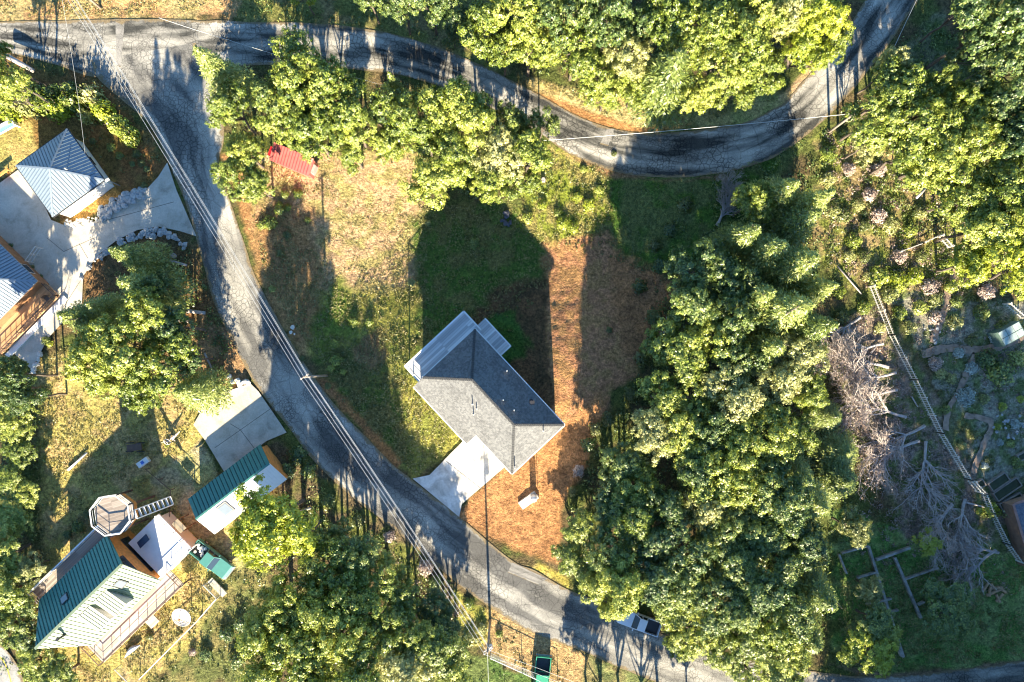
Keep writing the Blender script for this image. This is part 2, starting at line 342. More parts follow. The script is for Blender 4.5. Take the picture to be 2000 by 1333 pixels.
# ------------------------------------------------------------------ roads and paving
def asphalt(name, base, hi, crack_scale, crackw):
    m, n, l, b = nodes_of(name)
    tc = n.new('ShaderNodeTexCoord'); o = tc.outputs['Object']
    dn = tex(n, l, 'ShaderNodeTexNoise', 0.9, o, Detail=5.0)
    mx = mulc(n, l, o, dn.outputs['Color'], 0.35, 'ADD')
    def cracks(sc, w, dark):
        v = n.new('ShaderNodeTexVoronoi'); v.feature = 'DISTANCE_TO_EDGE'; v.inputs['Scale'].default_value = sc; v.voronoi_dimensions = '2D'; l.new(mx.outputs[2], v.inputs['Vector'])
        q = ramp(n, [(0.0, (dark, dark, dark * 1.05)), (w, (1, 1, 1))]); l.new(v.outputs[0], q.inputs[0]); return q
    fine2 = cracks(crack_scale * 1.9, crackw * 1.3, 0.3)
    fine, big = cracks(crack_scale, crackw, 0.15), cracks(crack_scale * 0.33, crackw * 0.26, 0.15)
    at = n.new('ShaderNodeAttribute'); at.attribute_name = 'lane'                 # x across the road, y along it in metres
    mp = n.new('ShaderNodeMapping'); mp.inputs['Scale'].default_value = (3.6, 0.10, 1); l.new(at.outputs['Vector'], mp.inputs[0])
    st = tex(n, l, 'ShaderNodeTexNoise', 1.0, mp.outputs[0], Detail=4.0, Roughness=0.55)
    rb = ramp(n, [(0.40, base), (0.50, tuple((x + y) / 2 for x, y in zip(base, hi))), (0.61, hi)]); l.new(st.outputs[0], rb.inputs[0])
    pn = tex(n, l, 'ShaderNodeTexNoise', 0.20, o, Detail=4.0); msk = ramp(n, [(0.44, (0.0, 0.0, 0.0)), (0.60, (0.8, 0.8, 0.8))]); l.new(pn.outputs[0], msk.inputs[0])
    pn2 = tex(n, l, 'ShaderNodeTexNoise', 0.33, o, Detail=3.0); msk2 = ramp(n, [(0.50, (0, 0, 0)), (0.60, (0.9, 0.9, 0.9))]); l.new(pn2.outputs[0], msk2.inputs[0])
    c0 = mulc(n, l, rb.outputs[0], fine2.outputs[0]); l.new(msk2.outputs[0], c0.inputs[0])
    c1 = mulc(n, l, c0.outputs[2], fine.outputs[0]); l.new(msk.outputs[0], c1.inputs[0])
    c2 = mulc(n, l, c1.outputs[2], big.outputs[0], 0.55)
    pb = tex(n, l, 'ShaderNodeTexNoise', 0.11, o, Detail=2.0); rp = ramp(n, [(0.42, (0.8, 0.8, 0.8)), (0.58, (1.12, 1.12, 1.12))]); l.new(pb.outputs[0], rp.inputs[0])
    c4 = mulc(n, l, c2.outputs[2], rp.outputs[0])
    fn = tex(n, l, 'ShaderNodeTexNoise', 11.0, o, Detail=5.0, Roughness=0.7); rf = ramp(n, [(0.3, (0.6, 0.6, 0.6)), (0.7, (1.35, 1.35, 1.35))]); l.new(fn.outputs[0], rf.inputs[0])
    c3 = mulc(n, l, c4.outputs[2], rf.outputs[0])
    sx = n.new('ShaderNodeSeparateXYZ'); l.new(at.outputs['Vector'], sx.inputs[0])
    ed = n.new('ShaderNodeMath'); ed.operation = 'PINGPONG'; ed.inputs[1].default_value = 0.5; l.new(sx.outputs[0], ed.inputs[0])
    en = tex(n, l, 'ShaderNodeTexNoise', 0.9, o, Detail=7.0, Roughness=0.7)
    ea = n.new('ShaderNodeMath'); ea.operation = 'MULTIPLY_ADD'; ea.inputs[1].default_value = -0.30; ea.inputs[2].default_value = 0.125; l.new(en.outputs[0], ea.inputs[0])
    eb = n.new('ShaderNodeMath'); eb.operation = 'ADD'; l.new(ed.outputs[0], eb.inputs[0]); l.new(ea.outputs[0], eb.inputs[1])
    er = ramp(n, [(0.0, (1, 1, 1)), (0.035, (0, 0, 0))]); l.new(eb.outputs[0], er.inputs[0])
    grit = ramp(n, [(0.35, (0.10, 0.075, 0.045)), (0.65, (0.30, 0.23, 0.13))]); l.new(fn.outputs[0], grit.inputs[0])
    c5 = mulc(n, l, c3.outputs[2], grit.outputs[0], 1.0, 'MIX'); l.new(er.outputs[0], c5.inputs[0]); l.new(c5.outputs[2], b.inputs['Base Color'])
    b.inputs['Roughness'].default_value = 0.85; b.inputs['Specular IOR Level'].default_value = 0.25
    bp = n.new('ShaderNodeBump'); bp.inputs['Strength'].default_value = 0.3; bp.inputs['Distance'].default_value = 0.05; l.new(fn.outputs[0], bp.inputs['Height']); l.new(bp.outputs[0], b.inputs['Normal'])
    return m
ASPH = asphalt('cracked_asphalt', (0.13, 0.125, 0.115), (0.42, 0.395, 0.34), 1.7, 0.12)
ASPH2 = asphalt('upper_asphalt', (0.07, 0.068, 0.06), (0.45, 0.42, 0.36), 1.5, 0.13)
def resample(pts, n):
    P = np.array(pts, float); 
    # smooth through a Catmull-Rom spline
    Q = []
    for i in range(len(P) - 1):
        p0 = P[max(i - 1, 0)]; p1 = P[i]; p2 = P[i + 1]; p3 = P[min(i + 2, len(P) - 1)]
        for t in np.linspace(0, 1, 8, endpoint=False):
            Q.append(0.5 * ((2 * p1) + (-p0 + p2) * t + (2 * p0 - 5 * p1 + 4 * p2 - p3) * t * t + (-p0 + 3 * p1 - 3 * p2 + p3) * t ** 3))
    Q.append(P[-1]); Q = np.array(Q)
    dd = np.r_[0, np.cumsum(np.hypot(*np.diff(Q, axis=0).T))]; s = np.linspace(0, dd[-1], n)
    return np.stack([np.interp(s, dd, Q[:, 0]), np.interp(s, dd, Q[:, 1])], 1)
def strip(name, ea, eb, mat, lift, n=150, k=10, ragged=3.0, seed=0):
    a = resample(ea, n); b = resample(eb, n)
    for e, sd in ((a, seed), (b, seed + 9)):
        jj = (fbm(np.arange(n) * 0.35, np.zeros(n) + sd, sd) - 0.5) * 2 * ragged
        e += jj[:, None] * 0.7
    vs = []; 
    for i in range(n):
        for j in range(k + 1):
            q = a[i] + (b[i] - a[i]) * j / k; p = G(q[0], q[1]); vs.append((p.x, p.y, p.z + lift))
    fs = [(i * (k + 1) + j, i * (k + 1) + j + 1, (i + 1) * (k + 1) + j + 1, (i + 1) * (k + 1) + j) for i in range(n - 1) for j in range(k)]
    m = MB(); m.add(vs, fs); o = m.build(name, mat, smooth=True)
    la = o.data.attributes.new('lane', 'FLOAT_VECTOR', 'POINT'); cum = 0.0; lv = []
    for i in range(n):
        if i: cum += (m.v[i * (k + 1) + k // 2] - m.v[(i - 1) * (k + 1) + k // 2]).length
        for j in range(k + 1): lv += [j / k, cum, seed * 3.7]
    la.data.foreach_set('vector', lv)
    for p in o.data.polygons:
        if p.normal.z < 0: p.flip()
    return tag(o, kind='structure')
strip('upper_road', [(-120, 52), (0, 44), (120, 40), (250, 38), (470, 42), (620, 47), (700, 55), (800, 75), (900, 110), (1000, 158), (1060, 190), (1150, 237), (1250, 260), (1350, 256), (1450, 240), (1522, 207), (1570, 160), (1610, 110), (1655, 55), (1700, -15), (1760, -110)],
      [(-120, 92), (0, 100), (122, 131), (190, 152), (330, 150), (470, 130), (600, 130), (700, 137), (780, 147), (900, 182), (980, 222), (1050, 258), (1110, 300), (1200, 335), (1300, 348), (1400, 340), (1500, 312), (1570, 268), (1630, 215), (1720, 110), (1800, -10), (1870, -110)], ASPH2, 0.035, 190, 12, seed=3)
strip('lower_road', [(178, 118), (191, 153), (242, 199), (293, 245), (329, 316), (362, 396), (383, 465), (398, 521), (421, 598), (460, 679), (500, 753), (566, 838), (610, 897), (678, 963), (770, 1035), (890, 1137), (954, 1184), (1040, 1236), (1128, 1268), (1217, 1307), (1320, 1345), (1500, 1385), (1750, 1400), (2080, 1370)],
      [(382, 84), (415, 150), (433, 204), (438, 270), (428, 330), (450, 394), (480, 483), (500, 542), (564, 660), (610, 731), (658, 795), (722, 861), (770, 910), (806, 938), (898, 1011), (1000, 1095), (1046, 1115), (1107, 1151), (1158, 1171), (1240, 1215), (1330, 1252), (1480, 1290), (1720, 1322), (2080, 1280)], ASPH, 0.043, 230, 12, seed=5)
strip('corner_road', [(-60, 1225), (-10, 1250), (25, 1285), (45, 1325), (60, 1380)], [(-140, 1300), (-90, 1320), (-50, 1350), (-35, 1390), (-20, 1420)], asphalt('pale_asphalt', (0.28, 0.27, 0.25), (0.40, 0.38, 0.35), 1.2, 0.05), 0.035, 40, 6, seed=8)
PATCH = asphalt('patch_asphalt', (0.20, 0.19, 0.17), (0.32, 0.30, 0.27), 0.9, 0.05)
strip('road_patch', [(1186, 250), (1200, 252)], [(1172, 282), (1188, 286)], PATCH, 0.050, 12, 4, 0.5, 11)
strip('road_patch', [(226, 42), (244, 42)], [(228, 130), (236, 132)], PATCH, 0.050, 12, 8, 0.5, 12)
strip('road_patch', [(1000, 1098), (1070, 1130)], [(992, 1118), (1050, 1142)], PATCH, 0.055, 16, 4, 1.0, 13)
def path(pts, w, seed):
    P2 = np.array(pts, float); t = np.gradient(P2, axis=0); t /= np.linalg.norm(t, axis=1, keepdims=True) + 1e-9; nn = np.stack([-t[:, 1], t[:, 0]], 1) * w
    strip('garden_path', [tuple(q) for q in P2 + nn], [tuple(q) for q in P2 - nn], plain('path_soil', (.30, .21, .15), .95, var=.35, scale=1.5, bump=.5), 0.03, 50, 4, 4.0, seed)
path([(1800, 692), (1850, 681), (1900, 684), (1950, 678), (2010, 650)], 8, 21); path([(1905, 690), (1890, 725), (1872, 765), (1852, 800), (1846, 840)], 6, 22)
path([(1885, 812), (1935, 825), (1920, 870), (1900, 925)], 6, 23); path([(1872, 520), (1852, 570), (1838, 625), (1822, 670)], 7, 24)
yl = MB(); e = resample([(-25, 1262), (2, 1285), (14, 1305), (24, 1340)], 20)
for i in range(19):
    a, b = G(*e[i]), G(*e[i + 1]); sd = (b - a).cross(Vector((0, 0, 1))).normalized() * 0.07; up = Vector((0, 0, 0.042))
    yl.quad(a - sd + up, a + sd + up, b + sd + up, b - sd + up)
tag(yl.build('road_line', plain('yellow_paint', (0.75, 0.55, 0.05), 0.6)), kind='structure')

def concrete(name, c, stain, joint=None):
    m, n, l, b = nodes_of(name)
    tc = n.new('ShaderNodeTexCoord'); o = tc.outputs['Object']
    t = tex(n, l, 'ShaderNodeTexNoise', 0.45, o, Detail=8.0, Roughness=0.65, Distortion=0.6)
    r = ramp(n, [(0.30, tuple(x * .7 for x in stain)), (0.42, stain), (0.60, c)]); l.new(t.outputs[0], r.inputs[0])
    f = tex(n, l, 'ShaderNodeTexNoise', 8.0, o, Detail=6.0); rf = ramp(n, [(0.3, (0.86, 0.86, 0.85)), (0.7, (1.08, 1.08, 1.08))]); l.new(f.outputs[0], rf.inputs[0])
    c1 = mulc(n, l, r.outputs[0], rf.outputs[0]); l.new(c1.outputs[2], b.inputs['Base Color']); b.inputs['Roughness'].default_value = 0.8
    return m
CONC = concrete('driveway_concrete', (0.58, 0.52, 0.43), (0.46, 0.41, 0.33))
CONCN = concrete('new_concrete', (0.70, 0.67, 0.62), (0.46, 0.43, 0.38))
JOINT = plain('dark_joint_groove', (0.12, 0.11, 0.10), 0.9)  # dark lines along the slab joints
def paving(name, poly, mat, lift, joints=()):
    bm = bmesh.new(); vs = [bm.verts.new(G(*p)) for p in poly]; bm.faces.new(vs)
    bmesh.ops.triangulate(bm, faces=bm.faces)
    for _ in range(3): bmesh.ops.subdivide_edges(bm, edges=bm.edges[:], cuts=1, use_grid_fill=True)
    bmesh.ops.recalc_face_normals(bm, faces=bm.faces)
    for v in bm.verts: v.co.z = gz(v.co.x, v.co.y) + lift
    for f in bm.faces:
        if f.normal.z < 0: f.normal_flip()
    me = bpy.data.meshes.new(name); bm.to_mesh(me); bm.free(); me.materials.append(mat)
    o = bpy.data.objects.new(name, me); COL.objects.link(o); tag(o, kind='structure')
    if joints:
        j = MB()
        for (a, b) in joints:
            p, q = G(*a), G(*b); up = Vector((0, 0, lift + 0.006)); sd = (q - p).cross(Vector((0, 0, 1))).normalized() * 0.035
            k = 10
            for i in range(k):
                u, w = p.lerp(q, i / k), p.lerp(q, (i + 1) / k); u.z = gz(u.x, u.y); w.z = gz(w.x, w.y)
                j.quad(u - sd + up, u + sd + up, w + sd + up, w - sd + up)
        tag(j.build('paving_joint', JOINT), kind='structure')
paving('concrete_driveway', [(327, 318), (345, 372), (384, 462), (352, 452), (310, 443), (268, 450), (228, 470), (190, 500), (163, 540), (160, 600), (128, 625), (95, 660), (62, 722), (16, 680), (0, 668), (-60, 720), (-60, 390), (0, 358), (50, 322), (100, 430), (125, 440), (180, 435), (240, 405), (285, 372), (310, 345)], CONC, 0.052,
       [((185, 437), (340, 395)), ((92, 465), (125, 492)), ((125, 492), (185, 465)), ((125, 600), (160, 545)), ((155, 476), (172, 505)), ((30, 668), (125, 565))])
paving('shop_driveway', [(378, 830), (395, 800), (440, 765), (490, 750), (505, 765), (560, 845), (520, 862), (440, 925), (402, 862)], CONC, 0.050,
       [((450, 828), (470, 840)), ((470, 840), (548, 785)), ((470, 840), (420, 875)), ((470, 840), (500, 880))])
paving('new_driveway', [(806, 935), (839, 928), (904, 862), (930, 835), (965, 868), (984, 914), (902, 985), (897, 1010)], CONCN, 0.056, [((870, 900), (940, 955))])

# ------------------------------------------------------------------ leaf shapes
def leaves(cen, nrm, size, aspect=0.6, rg=rng):
    n = len(cen); nrm = nrm / (np.linalg.norm(nrm, axis=1, keepdims=True) + 1e-9)
    a = rg.normal(size=(n, 3)); a -= (a * nrm).sum(1, keepdims=True) * nrm; a /= np.linalg.norm(a, axis=1, keepdims=True) + 1e-9
    b = np.cross(nrm, a); L = size[:, None]
    v = np.stack([cen - a * L * 0.5, cen + b * L * aspect * 0.5 + nrm * L * 0.06, cen + a * L * 0.5, cen - b * L * aspect * 0.5 + nrm * L * 0.06], 1)
    return v.reshape(-1, 3)
def qf(nv): return np.arange(nv, dtype=np.int32).reshape(-1, 4)
def broad(seed, R0=4.5, H0=13.0, lobes=16, clumps=20, per=52, ls=(0.18, 0.38)):
    rg = np.random.default_rng(seed); out = []; L = []
    st = rg.uniform(0.8, 1.2, 2)
    for k in range(lobes):
        q = 0.0 if k == 0 else math.sqrt(rg.uniform(0.04, 1.0)) * 0.78; an = 2.4 * k + rg.uniform(-0.5, 0.5)
        c = np.array((math.cos(an) * q * R0 * st[0], math.sin(an) * q * R0 * st[1], H0 * (0.30 + 0.56 * math.sqrt(max(0.0, 1 - q * q)) ** 0.8 + rg.uniform(-0.12, 0.06)))); r = R0 * rg.uniform(0.19, 0.36)
        L.append((c, r)); nc = int(clumps * (r / (R0 * 0.28)) ** 1.7) + 3
        for _ in range(nc):
            dv = rg.normal(size=3); dv /= np.linalg.norm(dv); dv[2] = abs(dv[2]) - 0.3 * rg.random(); dv /= np.linalg.norm(dv)
            cc = c + dv * r * rg.uniform(0.65, 1.35) * np.array((1, 1, 0.9)); cr = rg.uniform(0.22, 0.50)
            m = int(per * cr / 0.45); off = rg.normal(size=(m, 3)) * cr * 0.55; off[:, 2] *= 0.7
            nr = dv * 0.7 + np.array((0, 0, 0.4)) + rg.normal(size=(m, 3)) * 0.32 + off * 1.6
            out.append(leaves(cc + off, nr, rg.uniform(ls[0], ls[1], m), 0.6, rg))
    return np.concatenate(out), L
def fir(seed, R0=3.0, H0=14.0, levels=24):
    rg = np.random.default_rng(seed); out = []
    for i in range(levels):
        t = i / (levels - 1); z = H0 * (0.14 + 0.86 * t); ln = R0 * (1 - t) ** 0.75 * 1.02 + 0.18
        nb = 9 if t < 0.7 else 6; ph = rg.random() * 6.28
        for k in range(nb):
            an = ph + 2 * math.pi * k / nb + rg.normal() * 0.16; Lb = ln * rg.uniform(0.72, 1.15)
            dv = np.array((math.cos(an), math.sin(an), 0.0)); sd = np.array((-dv[1], dv[0], 0.0))
            st = max(4, int(Lb / 0.17)); s = (np.arange(st) + 0.6) / st
            for side in (-1, 0, 1):
                for rep in range(1 if side == 0 else 2):
                    fan = (0.16 + 0.30 * (1 - s)) * Lb * side * rg.uniform(0.5, 1.0)
                    cen = dv * (s * Lb)[:, None] + sd * fan[:, None] + rg.normal(size=(st, 3)) * 0.07
                    cen[:, 2] += z - 0.10 * Lb * s ** 1.5 - 0.16 * np.abs(fan) + rg.normal(size=st) * 0.06
                    a = dv + sd * side * 0.8 + np.array((0, 0, -0.18)); a = a / np.linalg.norm(a) + rg.normal(size=(st, 3)) * 0.22
                    nr = np.array((0, 0, 0.8)) + dv * 0.75 + rg.normal(size=(st, 3)) * 0.55
                    nr /= np.linalg.norm(nr, axis=1, keepdims=True); a -= (a * nr).sum(1, keepdims=True) * nr; a /= np.linalg.norm(a, axis=1, keepdims=True)
                    b = np.cross(nr, a); Ls = rg.uniform(0.22, 0.48, st)[:, None]; w = Ls * 0.36
                    out.append(np.stack([cen - a * Ls * 0.5, cen + b * w * 0.5, cen + a * Ls * 0.6, cen - b * w * 0.5], 1).reshape(-1, 3))
    m = 30; cen = np.stack([rg.normal(size=m) * 0.08, rg.normal(size=m) * 0.08, H0 * rg.uniform(0.95, 1.03, m)], 1)
    out.append(leaves(cen, rg.normal(size=(m, 3)), rg.uniform(0.2, 0.35, m), 0.4, rg)); return np.concatenate(out)
def bush(seed, n=420, ls=(0.10, 0.24)):
    rg = np.random.default_rng(seed); dv = rg.normal(size=(n, 3)); dv /= np.linalg.norm(dv, axis=1, keepdims=True); dv[:, 2] = np.abs(dv[:, 2])
    lump = 0.78 + 0.22 * np.sin(dv[:, 0] * 5 + seed) * np.cos(dv[:, 1] * 4 + seed) 
    cen = dv * (lump * rg.uniform(0.55, 1.05, n))[:, None]
    nr = dv + rg.normal(size=(n, 3)) * 0.5 + np.array((0, 0, 0.3)); return leaves(cen, nr, rg.uniform(ls[0], ls[1], n), 0.65, rg)
def trunk_mesh(seed, H0, L=None, r=0.22, top=0.8):
    rg = np.random.default_rng(seed); m = MB()
    pts = [Vector((0, 0, -0.5))] + [Vector((rg.normal() * 0.12 * k, rg.normal() * 0.12 * k, H0 * top * k / 5)) for k in range(1, 6)]
    m.tube(pts, [r * 1.35, r * 1.1, r, r * 0.8, r * 0.55, r * 0.2], 7)
    for c, rr in (L or []):
        c = Vector(c); s = pts[2].lerp(pts[4], rg.random()); mid = s.lerp(c, 0.5) + Vector((0, 0, -0.3)); m.tube([s, mid, c], [r * 0.5, r * 0.32, r * 0.1], 5)
    me = bpy.data.meshes.new('trunk'); me.from_pydata([tuple(v) for v in m.v], [], m.f); me.materials.append(BARK); return me
CROWN = {}; TRUNK = {}
for k in range(8):
    v, L = broad(100 + k, lobes=15 + k % 5); CROWN['b', k] = npmesh('crown', v, qf(len(v)), LEAF['b']); TRUNK['b', k] = trunk_mesh(k, 13, L)
for k in range(5):
    v = fir(200 + k); CROWN['c', k] = npmesh('crown', v, qf(len(v)), LEAF['c']); TRUNK['c', k] = trunk_mesh(50 + k, 14, None, 0.18, 0.97)
for k in range(4):
    v = bush(300 + k, 520 + 60 * k); CROWN['s', k] = npmesh('foliage', v, qf(len(v)), LEAF['d'])
def stem_mesh(seed):
    rg = np.random.default_rng(seed); m = MB()
    for k in range(5):
        an = rg.random() * 6.28; m.tube([(0, 0, -0.15), (math.cos(an) * 0.2, math.sin(an) * 0.2, 0.35), (math.cos(an) * 0.5, math.sin(an) * 0.5, 0.75)], [0.04, 0.03, 0.01], 4)
    me = bpy.data.meshes.new('stem'); me.from_pydata([tuple(v) for v in m.v], [], m.f); me.materials.append(BARK); return me
STEM = [stem_mesh(k) for k in range(3)]
def setmat(o, m):
    o.material_slots[0].link = 'OBJECT'; o.material_slots[0].material = m
KIND = {'b': ('broadleaf_tree', 'yellow-green broadleaf tree', 'tree'), 'd': ('evergreen_tree', 'dark green evergreen tree', 'tree'), 'c': ('fir_tree', 'feathery fir tree', 'tree'),
        'p': ('pale_tree', 'pale dusty green tree', 'tree'), 'y': ('lime_tree', 'bright lime green tree', 'tree')}
PLANTS = []                             # (object, noun phrase, zone phrase, px, py, size)
def tree(px, py, r, h, kind, zone, group, tall=None):
    p = G(px, py, h * 0.66); base = Vector((p.x, p.y, gz(p.x, p.y))); Rw = r / F * (CH - p.z)
    t = thing(KIND[kind][0], base, None, KIND[kind][2], group)
    sh = 'c' if kind == 'c' else 'b'; k = random.randrange(5 if sh == 'c' else 8); R0, H0 = (3.0, 14.0) if sh == 'c' else (4.5, 13.0)
    c = bpy.data.objects.new('crown', CROWN[sh, k]); COL.objects.link(c); c.parent = t
    q = bpy.data.objects.new('trunk', TRUNK[sh, k]); COL.objects.link(q); q.parent = t
    t.scale = (Rw / R0 * 1.02, Rw / R0 * 1.02, h / H0); t.rotation_euler = (0, 0, random.uniform(0, 6.28))
    if kind in 'dpy': setmat(c, LEAF[kind])
    PLANTS.append((t, KIND[kind][1], zone, px, py, r)); return t
SHN = {'b': 'yellow-green shrub', 'd': 'dark green shrub', 'p': 'pale green shrub', 'y': 'lime green shrub', 's': 'silvery shrub', 'x': 'dry brown bush', 'w': 'olive green shrub', 'c': 'dusty green shrub'}
def shrub(px, py, r, kind, zone, group, hr=0.9):
    Rw = r / 15.0; p = G(px, py, Rw * hr * 0.4); base = Vector((p.x, p.y, gz(p.x, p.y)))
    t = thing('shrub', base, None, 'shrub', group); c = bpy.data.objects.new('foliage', CROWN['s', random.randrange(4)]); COL.objects.link(c); c.parent = t
    q = bpy.data.objects.new('stem', STEM[random.randrange(3)]); COL.objects.link(q); q.parent = t
    t.scale = (Rw, Rw, Rw * hr); t.rotation_euler = (0, 0, random.uniform(0, 6.28)); setmat(c, LEAF[kind])
    PLANTS.append((t, SHN[kind], zone, px, py, r)); return t

